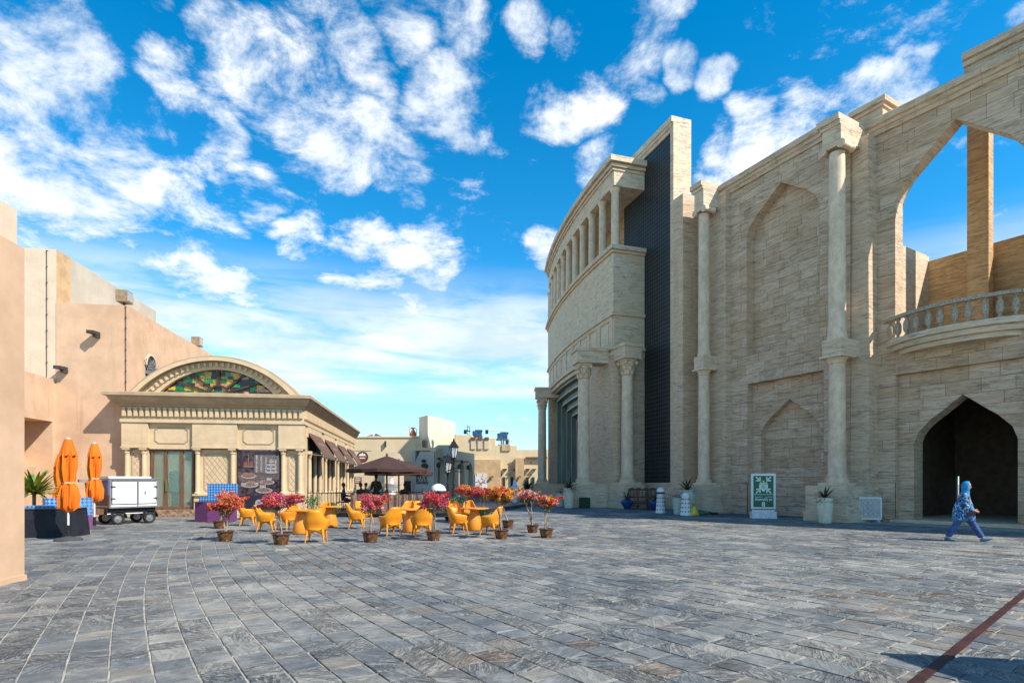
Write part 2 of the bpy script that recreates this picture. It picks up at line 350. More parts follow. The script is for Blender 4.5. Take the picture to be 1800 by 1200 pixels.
def place(o, parent=None, loc=(0, 0, 0), rz=0.0):
    col.objects.link(o); o.location = loc; o.rotation_euler = (0, 0, rz)
    if parent is not None:
        o.parent = parent; o.matrix_parent_inverse = WM[parent.name].inverted()
    WM[o.name] = Matrix.Translation(loc) @ Matrix.Rotation(rz, 4, 'Z'); return o
def tag(o, label=None, cat=None, group=None, kind=None):
    for k, v in (('label', label), ('category', cat), ('group', group), ('kind', kind)):
        if v: o[k] = v
    return o
def thing(name, label, cat, loc=(0, 0, 0), rz=0.0, group=None):
    return tag(place(bpy.data.objects.new(name, None), None, loc, rz), label, cat, group)
def copy_tree(o, parent=None):
    c = o.copy(); col.objects.link(c); c.parent = parent
    for ch in list(o.children): copy_tree(ch, c)
    return c
def spawn(proto, first, loc, rz, label, group, scale=None):
    o = proto if first else copy_tree(proto)
    o.location = loc; o.rotation_euler = (0, 0, rz); tag(o, label, None, group)
    if scale: o.scale = scale
    return o
def text(s, size, ext, name, mat, parent, loc, rot, align='CENTER', bold=0.0, sp=1.0):
    cu = bpy.data.curves.new(name, 'FONT'); cu.body = s; cu.size = size; cu.extrude = ext; cu.align_x = align; cu.offset = bold; cu.resolution_u = 3
    cu.space_line = sp
    t = bpy.data.objects.new(name, cu); col.objects.link(t)
    me = bpy.data.meshes.new_from_object(t.evaluated_get(bpy.context.evaluated_depsgraph_get()))
    bpy.data.objects.remove(t); me.materials.clear(); me.materials.append(mat)
    o = bpy.data.objects.new(name, me); col.objects.link(o); o.location = loc; o.rotation_euler = rot
    if parent is not None: o.parent = parent; o.matrix_parent_inverse = WM[parent.name].inverted()
    return o
def ground_at(px, py):                     # a spot on the paving seen at that row and column
    Y = 1000.0 * EYE / (py - HZ); return ((px - 900) / FPX * Y, Y)
def spot(px, Y): return ((px - 900) / FPX * Y, Y)
RC = (70.0, 56.0)                          # centre of the amphitheatre's ring
def ring(th, r):                           # frame on the ring: x along the wall, y inward
    a = R(th); return (RC[0] + r * math.cos(a), RC[1] + r * math.sin(a), 0.0), R(th + 90)
def rp(th, r, z=0.0): a = R(th); return (RC[0] + r * math.cos(a), RC[1] + r * math.sin(a), z)
def arcband(mb, r0, r1, t0, t1, z0, z1, n=16, **k):
    for i in range(n):
        a = t0 + (t1 - t0) * i / n; b = t0 + (t1 - t0) * (i + 1) / n
        vs = [rp(a, r0, z0), rp(a, r1, z0), rp(b, r1, z0), rp(b, r0, z0), rp(a, r0, z1), rp(a, r1, z1), rp(b, r1, z1), rp(b, r0, z1)]
        fs = [(3,2,1,0),(4,5,6,7),(1,2,6,5),(3,0,4,7)]
        if i == 0: fs.append((0,1,5,4))
        if i == n - 1: fs.append((2,3,7,6))
        mb.add(vs, fs, **k)
    return mb

# ================================================================== GROUND
g = MB()
g.add([(-400, -60, 0), (400, -60, 0), (400, 900, 0), (-400, 900, 0)], [(0, 1, 2, 3)])
plaza = tag(g.build('plaza_ground', GROUT), kind='structure')
stones = []
W = 0.305
r = 65.4
while r < 101:
    circ0 = 178.0; th = circ0 + rng.random() * .5; rr = r + W
    while th < 250:
        L = rng.uniform(.22, .46); dth = math.degrees(L / (r + W / 2))
        x, y, _ = rp(th + dth / 2, r + W / 2)
        if 2.2 < y < 26 and abs(x) < 1.12 * y + 1.2 and not (x < -8.0 and y < 9.2):
            px = 900 + 1000 * x / y; py = HZ + 1600 / y
            gp = .007; gt = math.degrees(gp / r); ht = .012 + rng.uniform(-.003, .003)
            j = lambda s=.006: rng.uniform(-s, s)
            def cn(t, q, inset, z): return rp(t + math.degrees(inset[0] / q) + math.degrees(j(.007) / q), q + inset[1] + j(.0055), z)
            ch = .006
            bot = [cn(th + gt, r + gp, (0, 0), 0.0), cn(th + dth - gt, r + gp, (0, 0), 0.0), cn(th + dth - gt, rr - gp, (0, 0), 0.0), cn(th + gt, rr - gp, (0, 0), 0.0)]
            top = [cn(th + gt, r + gp, (ch, ch), ht + j(.003)), cn(th + dth - gt, r + gp, (-ch, ch), ht + j(.003)), cn(th + dth - gt, rr - gp, (-ch, -ch), ht + j(.003)), cn(th + gt, rr - gp, (ch, -ch), ht + j(.003))]
            inv = -20 < px < 1820 and py < 1215
            size = (L * W) / (y * y * y) if inv else 0
            patch = .5 + .5 * math.sin(x * .55 + 1.3) * math.sin(y * .47 + x * .21)
            stones.append((size, bot + top, min(1, max(0, .72 * rng.random() + .28 * patch + rng.uniform(-.05, .05)))))
        th += dth
    r += W
stones.sort(key=lambda s: -s[0])
SIDE = [(4, 5, 6, 7), (0, 1, 5, 4), (1, 2, 6, 5), (2, 3, 7, 6), (3, 0, 4, 7)]
rest = MB()
for i, (sz, p, rv) in enumerate(stones):
    if i < 300: MB().add(p, SIDE, r=rv).build('paving_stone', SLATE, plaza, fix=False, rnd=True)
    else: rest.add(p, SIDE, r=rv)
tag(rest.build('paving_stones', SLATE, plaza, fix=False, rnd=True), kind='stuff')
# far paving beyond the laid stones is a sheet
far = MB(); far.add([(-60, 25.7, .008), (60, 25.7, .008), (60, 140, .008), (-60, 140, .008)], [(0, 1, 2, 3)], r=.55)
tag(far.build('far_paving', SLATE, plaza, rnd=True), kind='stuff')
# rust coloured steel joint across the paving
a = Vector((*ground_at(1612, 1200), 0)); b = Vector((*ground_at(1806, 1040), 0)); d = (b - a).normalized()
a2 = a - d * 1.5; b2 = b + d * 6; s = MB()
pts = [a2.lerp(b2, i / 14) for i in range(15)]
nrm2 = Vector((-d.y, d.x, 0)) * .042
for p, q in zip(pts, pts[1:]): s.hexa([p-nrm2, p+nrm2, q+nrm2*.98, q-nrm2*.98] + [v + Vector((0, 0, .021)) for v in (p-nrm2, p+nrm2, q+nrm2*.98, q-nrm2*.98)])
s.build('joint_cover_strip', REDSTRIP, plaza)

# ================================================================== AMPHITHEATRE WALL
PTS = [(0, 1.0), (.10, .99), (.22, .935), (.34, .85), (.45, .74), (.53, .63), (.615, .51), (.80, .26), (1.0, 0.0)]
def aw(t):
    t = min(1, max(0, t))
    for (a, wa), (b, wb) in zip(PTS, PTS[1:]):
        if t <= b: return wa + (wb - wa) * (t - a) / (b - a)
    return 0
def outline(x0, x1, zb, zs, za, n=14):     # pointed keel arch as an open line, left foot to right foot
    c, h = (x0 + x1) / 2, (x1 - x0) / 2
    L = [(x0, zb)] + [(c - h * aw(i / n), zs + (za - zs) * i / n) for i in range(n)] + [(c, za)]
    return L + [(2 * c - x, z) for x, z in reversed(L[:-1])]
BLOCKS = []                                # (frame, corner points, y, seen size)
def clad(core, fr, zones, y, h=.45, wmin=.75, wmax=1.35, only_core=False):
    for z0, z1, fn in zones:
        n = max(1, round((z1 - z0) / h))
        for k in range(n):
            za, zb = z0 + (z1 - z0) * k / n, z0 + (z1 - z0) * (k + 1) / n
            for (a0, b0), (a1, b1) in zip(fn(za + 1e-4), fn(zb - 1e-4)):
                core.add([(a0, y, za), (b0, y, za), (b1, y, zb), (a1, y, zb)], [(0, 1, 2, 3)])
                if only_core or max(b0 - a0, b1 - a1) < .1: continue
                lo, hi = max(a0, a1) + .15, min(b0, b1) - .15
                js = []; x = lo + rng.uniform(.1, .8)
                while x < hi - .1: js.append(x); x += rng.uniform(wmin, wmax)
                el = [(a0, a1)] + [(x, x) for x in js] + [(b0, b1)]
                g_ = .007
                for (p0, p1), (q0, q1) in zip(el, el[1:]):
                    if min(q0 - p0, q1 - p1) < .02 and max(q0 - p0, q1 - p1) < .06: continue
                    BLOCKS.append((fr, [(p0 + g_, za + g_), (max(q0 - g_, p0 + g_ + .001), za + g_), (max(q1 - g_, p1 + g_ + .001), zb - g_), (p1 + g_, zb - g_)], y))
def arch_iv(xl, xr, x0, x1, zs, za):
    c, h = (x0 + x1) / 2, (x1 - x0) / 2
    return lambda z: [(xl, c - h * aw((z - zs) / (za - zs))), (c + h * aw((z - zs) / (za - zs)), xr)]
def const(*iv): return lambda z: list(iv)

wl, wr = ring(206.5, 64.0)
amph = thing('amphitheatre_wall', 'tall curved travertine wall with pointed arches, columns and a balcony, on the right', 'building', (wl[0], wl[1], 0), 0)
# --- bay with blind arches
fr1 = ring(206.5, 64.0); core = MB(); X0, X1 = -3.69, 3.69
clad(core, fr1, [(0, 1.6, const((X0, -1.65), (2.47, X1)))], -.05)
clad(core, fr1, [(1.6, 6.6, const((X0, -1.65), (2.47, X1))), (6.6, 8.06, const((X0, X1))), (8.06, 14.0, const((X0, -1.7), (2.28, X1))),
                 (14.0, 15.95, arch_iv(X0, X1, -1.7, 2.28, 14.0, 15.95)), (15.95, 16.75, const((X0, X1)))], 0)
clad(core, fr1, [(0, 4.0, const((-1.65, -1.11), (2.1, 2.47))), (4.0, 5.6, arch_iv(-1.65, 2.47, -1.11, 2.1, 4.0, 5.6)), (5.6, 6.6, const((-1.65, 2.47)))], .34)
clad(core, fr1, [(0, 5.6, const((-1.11, 2.1)))], .66)
clad(core, fr1, [(8.06, 15.95, const((-1.7, 2.28)))], .52)
rv = MB(); rv.strip(outline(-1.7, 2.28, 8.06, 14.0, 15.95), -.012, .52); rv.add([(-1.7, 0, 8.06), (2.28, 0, 8.06), (2.28, .52, 8.06), (-1.7, .52, 8.06)], [(0, 1, 2, 3)])
rv.strip([(-1.65, 0), (-1.65, 6.6), (2.47, 6.6), (2.47, 0)], -.012, .34); rv.strip(outline(-1.11, 2.1, 0, 4.0, 5.6), .328, .66); rv.build('arch_reveal', TRAV, amph, *fr1, fix=False)
core.add([(X0, -.05, 1.6), (-1.65, -.05, 1.6), (-1.65, 0, 1.6), (X0, 0, 1.6)], [(0, 1, 2, 3)]); core.add([(2.47, -.05, 1.6), (X1, -.05, 1.6), (X1, 0, 1.6), (2.47, 0, 1.6)], [(0, 1, 2, 3)])
core.box(X0, X1, .70, 1.3, 0, 16.9)
core.build('blind_arch_bay', JOINT, amph, *fr1, fix=False)
CORN = [(0.06, 16.75), (-.10, 16.75), (-.10, 16.92), (-.17, 16.95), (-.17, 17.08), (-.27, 17.12), (-.27, 17.36), (-.22, 17.42), (1.0, 17.42), (1.0, 16.75)]
def cornice(fr, x0, x1, parent, prof=CORN, mat=TRAV, n=5, name='cornice_block'):
    for i in range(n):
        a, b = x0 + (x1 - x0) * i / n + .004, x0 + (x1 - x0) * (i + 1) / n - .004
        MB().yz(prof, a, b).build(name, mat, parent, *fr)
cornice(fr1, X0, 2.75, amph)
# --- open bay with balcony over the passage
fr2 = ring(212.8, 63.35); core = MB(); X0, X1 = -3.3, 4.2
AL, AR_, ZS, ZA = -1.93, 2.2, 12.95, 15.38          # upper arch
PL, PRT, PZ = -1.91, 2.40, 6.0                        # sunk panel
LL, LR, LS, LA_ = -1.33, 1.90, 3.15, 4.95             # lower arch
TOP = 16.15
clad(core, fr2, [(0, 1.6, const((X0, PL), (PRT, X1)))], -.05)
upper = [(PZ, 7.4, const((X0, X1))), (7.4, ZS, const((X0, AL), (AR_, X1))), (ZS, ZA, arch_iv(X0, X1, AL, AR_, ZS, ZA)), (ZA, TOP, const((X0, X1)))]
clad(core, fr2, [(1.6, PZ, const((X0, PL), (PRT, X1)))] + upper, 0)
clad(core, fr2, [(0, LS, const((PL, LL), (LR, PRT))), (LS, LA_, arch_iv(PL, PRT, LL, LR, LS, LA_)), (LA_, PZ, const((PL, PRT)))], .22)
core.add([(X0, -.05, 1.6), (PL, -.05, 1.6), (PL, 0, 1.6), (X0, 0, 1.6)], [(0, 1, 2, 3)]); core.add([(PRT, -.05, 1.6), (X1, -.05, 1.6), (X1, 0, 1.6), (PRT, 0, 1.6)], [(0, 1, 2, 3)])
core.build('open_arch_bay', JOINT, amph, *fr2, fix=False)
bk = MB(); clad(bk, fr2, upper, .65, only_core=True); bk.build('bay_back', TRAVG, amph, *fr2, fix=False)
rv = MB()
rv.strip(outline(AL, AR_, 7.4, ZS, ZA), -.012, .65)
rv.strip([(PL, 0), (PL, PZ), (PRT, PZ), (PRT, 0)], -.012, .22); rv.strip(outline(LL, LR, 0, LS, LA_), .205, .95)
rv.build('arch_reveal', TRAV, amph, *fr2, fix=False)
CORN2 = [(y, z - .62) for y, z in CORN]
cornice(fr2, X0, X1, amph, CORN2, n=7)
GX0, GX1 = -1.97, -1.83  # slit left in the back wall to stand in for a sunlit patch
# passage behind the lower arch
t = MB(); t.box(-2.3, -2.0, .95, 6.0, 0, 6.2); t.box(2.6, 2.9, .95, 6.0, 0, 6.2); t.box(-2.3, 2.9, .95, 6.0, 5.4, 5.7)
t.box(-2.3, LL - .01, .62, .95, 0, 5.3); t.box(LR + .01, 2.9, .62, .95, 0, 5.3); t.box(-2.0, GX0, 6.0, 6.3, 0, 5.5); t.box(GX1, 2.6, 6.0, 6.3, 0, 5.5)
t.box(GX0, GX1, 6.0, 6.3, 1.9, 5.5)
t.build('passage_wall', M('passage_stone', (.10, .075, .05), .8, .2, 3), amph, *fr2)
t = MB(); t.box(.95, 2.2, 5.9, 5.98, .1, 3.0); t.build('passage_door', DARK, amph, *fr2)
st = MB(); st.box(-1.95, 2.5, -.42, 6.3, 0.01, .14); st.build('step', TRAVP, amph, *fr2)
# balcony: bulging slab in three steps, balusters and a handrail
def bow(x0, x1, d, n=18):
    return [(x0 + (x1 - x0) * i / n, -d * (1 - ((2 * i / n) - 1) ** 2) ** .8 if 0 < i < n else 0.0) for i in range(n + 1)]
bal = MB()
for (z0, z1, sx, d) in ((7.18, 7.4, 2.45, .98), (6.97, 7.172, 2.22, .86), (6.78, 6.962, 1.95, .72)):
    bal.xy(bow(-sx + .14, sx + .14, d) + [(sx + .14, .3), (-sx + .14, .3)], z0, z1)
balc = bal.build('balcony', TRAVP, amph, *fr2)
hr = MB(); B = bow(-2.32, 2.58, .94, 22)
for (a, b) in zip(B, B[1:]): hr.bar((a[0], a[1] + .1, 8.25), (b[0], b[1] + .1, 8.25), .19, .13)
GRANITE = M('weathered_granite', (.40, .33, .25), .9, .35, 22, .6, .01)
hr.build('handrail', GRANITE, balc, *fr2)
bpro = [(.10, 7.6), (.10, 7.66), (.055, 7.70), (.05, 7.74), (.105, 7.82), (.12, 7.9), (.12, 8.1), (.10, 8.2), (.055, 8.27), (.06, 8.32), (.1, 8.34), (.1, 8.39)]
bpro = [(r_, z_ - .2) for r_, z_ in bpro]
bme = MB().lathe(bpro, 12).mesh('baluster', GRANITE, True)
B = bow(-2.18, 2.45, .84, 60); L = 0; nxt = .12; prev = B[0]
for q in B[1:]:
    L += math.hypot(q[0] - prev[0], q[1] - prev[1]); prev = q
    if L >= nxt:
        nxt += .43; c, s_ = math.cos(fr2[1]), math.sin(fr2[1])
        place(bpy.data.objects.new('baluster', bme), balc, (fr2[0][0] + q[0] * c - (q[1] + .1) * s_, fr2[0][1] + q[0] * s_ + (q[1] + .1) * c, 0), 0)

# --- piers, columns and entablature blocks
def cap_ionic(mb, r, z, c=(0, 0), rz=0):
    mb.box(c[0]-r*1.25, c[0]+r*1.25, c[1]-r*1.15, c[1]+r*1.15, z + .24, z + .34)
    for sx in (-1, 1):
        pts = []; 
        mb.tube([(c[0]+sx*r*1.2, c[1]-r*1.2, z+.13), (c[0]+sx*r*1.2, c[1]-r*.5, z+.13)], [.17, .13], 14); mb.tube([(c[0]+sx*r*1.2, c[1]-r*.5, z+.13), (c[0]+sx*r*1.2, c[1]+r*.5, z+.13), (c[0]+sx*r*1.2, c[1]+r*1.2, z+.13)], [.13, .11, .17], 14)
        mb.tube([(c[0]+sx*r*1.2, c[1]-r*1.23, z+.13), (c[0]+sx*r*1.2, c[1]-r*1.19, z+.13)], [.06, .06], 10)
    mb.box(c[0]-r*1.2, c[0]+r*1.2, c[1]-r*1.1, c[1]+r*1.1, z + .14, z + .238)
def cap_plain(mb, r, z): mb.lathe([(r*.92, z), (r*1.03, z+.04), (r*.96, z+.08), (r*.98, z+.14), (r*1.28, z+.26)], 24); mb.box(-r*1.45, r*1.45, -r*1.45, r*1.45, z+.262, z+.34)
def cap_leaf(mb, r, z, h=.85):            # bell with two rows of curling leaves and corner scrolls
    mb.lathe([(r*.92, z), (r*1.05, z+.03), (r*.95, z+.07), (r*.95, z+h*.45), (r*1.2, z+h*.86)], 20)
    for row, (zz, hh, n, off) in enumerate(((z+.06, h*.36, 8, 0), (z+h*.3, h*.40, 8, .5))):
        for i in range(n):
            a = 2 * math.pi * (i + off) / n; ca, sa = math.cos(a), math.sin(a); w = r*.36
            P = [(r*.98, 0), (r*1.06, hh*.55), (r*1.30, hh*.9), (r*1.42, hh*.82)]
            vs = [];
            for q, (rr_, dz) in enumerate(P):
                ww = w * (1, 1.05, .8, .35)[q]
                for sg in (-1, 1): vs.append((rr_*ca - sg*ww*sa, rr_*sa + sg*ww*ca, zz+dz))
            vs += [(x*.93, y*.93, q) for x, y, q in vs]
            mb.add(vs, [(0,1,3,2),(2,3,5,4),(4,5,7,6),(8,10,11,9),(10,12,13,11),(12,14,15,13),(0,2,10,8),(2,4,12,10),(4,6,14,12),(1,9,11,3),(3,11,13,5),(5,13,15,7),(6,7,15,14)])
    for i in range(4):
        a = math.pi / 4 + i * math.pi / 2; ca, sa = math.cos(a), math.sin(a)
        mb.tube([(r*1.42*ca - .08*sa*s_, r*1.42*sa + .08*ca*s_, z+h*.78) for s_ in (-1, 1)], .10, 10)
    mb.xy([(r*1.5*math.cos(a + o)*(.82 if o == 0 else 1), r*1.5*math.sin(a + o)*(.82 if o == 0 else 1)) for a in [i*math.pi/2 for i in range(4)] for o in (0, math.pi/4)], z+h*.88, z+h)
COLM = M('column_marble', (.68, .52, .36), .6, .12, 4.5, .25, .008, stretch=(1, 1, .6), dirt=((.38, .26, .16), .45), streak=((.22, .14, .09), .5))
def column(parent, p, rz, r, z0, z1, cap, name='column', mat=None, base=True, caph=None):
    mb = MB(); h = z1 - z0
    pr = ([(r*1.32, z0), (r*1.32, z0+.07), (r*1.36, z0+.10), (r*1.36, z0+.16), (r*1.12, z0+.20), (r*1.12, z0+.25), (r*1.2, z0+.29), (r*1.05, z0+.34)] if base else [(r*1.2, z0), (r*1.2, z0+.06)])
    pr += [(r, z0+.40), (r*1.0, z0+h*.35), (r*.95, z0+h*.7), (r*.90, z1)]
    mb.lathe(pr, 28)
    if base: mb.box(-r*1.5, r*1.5, -r*1.5, r*1.5, z0-.12, z0+.002)
    o = mb.build(name, mat or COLM, parent, p, rz, smooth=True)
    cb = MB()
    if cap == 'ionic': cap_ionic(cb, r, z1)
    elif cap == 'plain': cap_plain(cb, r, z1)
    elif cap == 'leaf': cap_leaf(cb, r, z1, caph or .85)
    elif cap == 'ring': cb.lathe([(r*.9, z1), (r*1.1, z1+.08), (r*1.1, z1+.12), (r*1.3, z1+.2), (r*1.3, z1+.28)], 20)
    cb.build('capital', mat or COLM, o, p, rz, smooth=True)
    return o
def giant_order(th, r, rad, zc1, zc2, ztop, wide, back, px0, px1, py0):
    """pedestal, lower column, block, upper column, crowning block, pilaster behind"""
    loc, rz = ring(th, r)
    MB().box(-wide, wide, -wide, back, 0, 1.48).build('pedestal', TRAVP, amph, loc, rz)
    MB().box(-wide - .06, wide + .06, -wide - .06, back, .002, .5).build('pedestal_foot', TRAVP, amph, loc, rz)
    column(amph, loc, rz, rad, 1.6, zc1, 'plain', 'lower_column')
    b0 = zc1 + .34
    MB().box(-rad*1.2, rad*1.2, -rad*1.2, back, b0, b0 + .68).build('middle_block', TRAVP, amph, loc, rz)
    column(amph, loc, rz, rad * .97, b0 + .68, zc2, 'ionic', 'upper_column', base=False)
    c0 = zc2 + .34
    top = MB(); top.box(-rad*1.15, rad*1.15, -rad*1.15, back, c0, ztop - .42)
    top.build('crowning_block', TRAVP, amph, loc, rz)
    m2 = MB(); m2.box(-rad*1.15-.07, rad*1.15, -rad*1.15-.07, back, ztop-.42, ztop-.26); m2.box(-rad*1.15-.17, rad*1.15+.003, -rad*1.15-.17, back+.002, ztop-.258, ztop)
    m2.build('block_moulding', TRAVP, amph, loc, rz)
    # battered pilaster: deeper at the foot
    y0 = py0
    P = MB().hexa([(px0, y0 - .10, 0), (px1 + .10, y0 - .10, 0), (px1 + .10, back + 1.2, 0), (px0, back + 1.2, 0), (px0, y0 + .02, ztop-.6), (px1, y0 + .02, ztop-.6), (px1, back + 1.2, ztop-.6), (px0, back + 1.2, ztop-.6)])
    P.build('pilaster', TRAV, amph, loc, rz)
giant_order(203.2, 65.0, .30, 7.3, 15.9, 17.5, .75, 1.25, -.9, .92, .6)
giant_order(209.75, 65.0, .34, 6.52, 15.32, 16.68, .85, 2.1, -.45, .72, .97)
giant_order(217.2, 64.2, .355, 6.52, 14.95, 17.05, .85, 2.1, -.45, .72, .97)
at_ = MB(); L_, Z_ = ring(209.95, 63.2); at_.box(-.35, .8, -.3, 1.2, 16.6, 17.2); at_.box(-.42, .87, -.37, 1.27, 17.2, 17.36); at_.box(-.52, .97, -.47, 1.37, 17.363, 17.58)
at_.build('attic_block', TRAV, amph, L_, Z_)
at_ = MB(); L_, Z_ = ring(214.6, 62.9); PR = [(0, 16.6), (0, 17.62), (-.10, 17.62), (-.10, 17.8), (-.2, 17.84), (-.2, 18.0), (-.32, 18.04), (-.32, 18.3), (1.5, 18.3), (1.5, 17.3)]
at_.yz([(y_, z_ - .5) for y_, z_ in PR], -1.7, 4.5); at_.build('attic_block', TRAV, amph, L_, Z_)
# pier that closes the wall beside the dark slab
L_, Z_ = ring(201.55, 65.2)
MB().box(-.42, .42, 0, 3.0, 0, 17.7).build('end_pier', TRAV, amph, L_, Z_)
L_, Z_ = ring(202.4, 64.2); MB().box(-.75, .75, 0, 2.0, 0, 16.9).build('wall_infill', TRAV, amph, L_, Z_)
# the ring goes on past the picture
rg = MB(); arcband(rg, 62.2, 63.3, 217.2, 262, 0, 16.8, 26); rg.build('ring_wall', TRAV, amph)
# court behind the open arch, bounced light put into its golden colour
ct = MB(); L_, Z_ = ring(210.6, 62.68); ct.box(-.6, 0, 0, 3.3, 5.75, 11.85); ct.build('court_side_wall', TRAVP, amph, L_, Z_)
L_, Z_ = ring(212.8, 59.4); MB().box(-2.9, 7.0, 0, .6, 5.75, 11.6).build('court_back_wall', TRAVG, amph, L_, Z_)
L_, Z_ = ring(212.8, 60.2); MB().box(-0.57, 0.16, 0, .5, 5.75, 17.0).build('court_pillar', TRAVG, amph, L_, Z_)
# cladding blocks: the ones that show largest are single pieces
def blk_size(b):
    (fl, rz), p, y = b; cx = sum(q[0] for q in p) / 4; cz = sum(q[1] for q in p) / 4
    X = fl[0] + cx * math.cos(rz) - y * math.sin(rz); Y = fl[1] + cx * math.sin(rz) + y * math.cos(rz)
    px = 900 + 1000 * X / Y
    vis = 1 if px < 1810 else 0
    return vis * (p[1][0] - p[0][0]) * (p[2][1] - p[1][1]) / (Y * Y)
order = sorted(range(len(BLOCKS)), key=lambda i: -blk_size(BLOCKS[i]))
joined = {}
for k, i in enumerate(order):
    fr, p, y = BLOCKS[i]; rv_ = rng.random(); pr_ = rng.uniform(.010, .016)
    mb = MB() if k < 300 else joined.setdefault(fr, MB())
    f = [(x, y - pr_, z) for x, z in p]; bk = [(x, y + .004, z) for x, z in p]
    mb.add(bk + f, [(4, 5, 6, 7), (0, 4, 7, 3), (1, 2, 6, 5), (3, 7, 6, 2), (0, 1, 5, 4)], r=rv_)
    if k < 300: mb.build('cladding_block', TRAVB, amph, *fr, rnd=True)
for fr, mb in joined.items(): tag(mb.build('cladding_blocks', TRAVB, amph, *fr, rnd=True), kind='stuff')

# ================================================================== CURVED PAVILION
pav = thing('curved_pavilion', 'curved travertine building with upper colonnade and tall stepped portal beside the dark slab', 'building', rp(192, 66.5), 0)
PT0, PT1, PR_ = 180.5, 197.2, 66.5
TA, TB = 181.5, 193.6                        # portal
for t0_, t1_ in ((TB, PT1), (PT0, TA)):
    m = MB(); arcband(m, 62, PR_, t0_, t1_, 0, 9.9, 6); m.build('lower_wall', TRAV, pav)
m = MB(); arcband(m, 60, PR_ - .06, PT0, PT1, 9.9, 12.3, 26); arcband(m, 60, PR_, PT0, PT1, 12.5, 16.3, 26); m.build('drum_wall', TRAVP, pav)
for z0, z1, pj in ((9.75, 9.98, .05), (10.12, 10.3, .14), (12.3, 12.5, .12), (16.3, 16.46, .12), (16.462, 16.72, .26)):
    m = MB(); arcband(m, 60, PR_ + pj, PT0, PT1 + math.degrees(pj / PR_), z0, z1, 26); m.build('string_course', TRAVP, pav)
k = PT1 - .15
while k > PT0 + 1:                           # sunk panels of the frieze: raised frames
    m = MB(); arcband(m, PR_ - .1, PR_ + .0, k - .35, k, 10.3, 12.3, 2); arcband(m, PR_ - .1, PR_ + .003, k - 1.6, k - .35, 12.02, 12.3, 2); arcband(m, PR_ - .1, PR_ + .003, k - 1.6, k - .35, 10.3, 10.5, 2)
    arcband(m, PR_ - .1, PR_ - .03, k - 1.45, k - .5, 10.62, 11.9, 2)
    m.build('frieze_panel', TRAVP, pav); k -= 1.6
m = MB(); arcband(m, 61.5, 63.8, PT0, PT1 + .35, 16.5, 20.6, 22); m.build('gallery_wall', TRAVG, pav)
for a in [196.3 - 2.0 * i for i in range(9)]:
    m = MB(); arcband(m, 63.7, 63.83, a - .22, a, 17.3, 19.8, 1); m.build('slot_window', DARK, pav)
m = MB(); arcband(m, 61.5, PR_ - .05, PT0, PT1, 20.6, 22.0, 26); m.build('entablature', TRAVP, pav)
for z0, z1, pj in ((21.55, 21.7, .06), (21.75, 21.95, .16), (22.0, 22.35, .34)):
    m = MB(); arcband(m, 61.5, PR_ + pj, PT0, PT1 + math.degrees(pj / PR_), z0, z1, 26); m.build('crown_moulding', TRAVP, pav)
for i in range(12):
    a = PT1 - .38 - 1.62 * i; column(pav, rp(a, PR_ - .36), R(a + 90), .27, 16.72, 20.32, 'ring', 'gallery_column', base=False)
# stepped portal: nested frames that close in as they go back
GREEN = M('green_slate_panel', (.16, .20, .165), .5, .25, 2, .15, stretch=(1, 1, .2)); EDGE = M('portal_edge_stone', (.44, .50, .42), .6, .15, 3, .15)
for i in range(13):
    a0 = TA + .36 * i; zt = 9.65 - .50 * i; r1 = PR_ - .30 - .40 * i; r0 = r1 - .39
    fm = MB(); arcband(fm, r0, r1, a0, a0 + .40, 0, zt + .5, 1); fr_ = fm.build('portal_frame', GREEN if i else TRAV, pav); hm = MB(); arcband(hm, r0, r1, a0 + .40, TB, zt, zt + .60, 5); hm.build('portal_soffit', GREEN, fr_)
    e = MB(); arcband(e, r1, r1 + .04, a0 + .33, a0 + .42, 0, zt, 1); e.build('portal_edge', EDGE, fr_); e = MB(); arcband(e, r1, r1 + .04, a0 + .42, TB, zt - .02, zt + .10, 5); e.build('portal_edge', EDGE, fr_)
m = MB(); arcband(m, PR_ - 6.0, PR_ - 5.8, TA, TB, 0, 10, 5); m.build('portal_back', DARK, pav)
# three leaf-capital columns carrying brackets
def big_col(px, Y, back, rz, side=False):
    x, y = spot(px, Y); p = (x, y, 0)
    MB().box(-.78, .78, -.78, back, 0, 1.5).build('pedestal', TRAVP, pav, p, rz)
    MB().box(-.84, .84, -.84, back - .01, .002, .5).build('pedestal_foot', TRAVP, pav, p, rz)
    column(pav, p, rz, .40, 1.62, 8.35, 'leaf', 'portal_column', caph=1.0)
    b = MB(); b.box(-.62, .62, -.62, back, 9.352, 10.1); b.box(-.7, .7, -.7, back - .002, 10.1, 10.3); b.build('bracket_block', TRAVP, pav, p, rz)
big_col(1026, 37.3, 2.0, R(190 + 90)); big_col(953, 52.5, 2.2, R(181 + 90)); big_col(1103, 36.05, .9, R(24))
# foot course of the pavilion
m = MB(); arcband(m, 62, PR_ + .06, TB + .002, PT1 + .05, 0.002, 1.6, 6); m.build('foot_course', TRAVP, pav)
# --- dark tiled slab
slab = thing('tiled_slab', 'tall narrow slab faced with dark glazed tiles, rising above the curved building', 'tower', ring(198.6, 64.3)[0], 0)
fs = ring(198.6, 64.3)
m = MB(); m.box(-4.2, 1.72, .12, 1.25, 0, 23.3); m.box(1.40, 1.72, 0, .12, 0, 23.3); m.box(-4.2, 1.4, 0, .12, 0, 1.6); m.build('slab_body', TRAVP, slab, *fs)
MB().box(-4.2, 1.40, .06, .118, 1.6, 22.6).build('tile_face', TILE, slab, *fs)
m = MB(); m.box(-4.2, 1.5, -.02, .1, 22.6, 22.85); m.box(-4.2, 1.6, -.08, .1, 22.852, 23.08); m.box(-4.2, 1.722, -.14, 1.252, 23.08, 23.42); m.build('coping', TRAVP, slab, *fs)

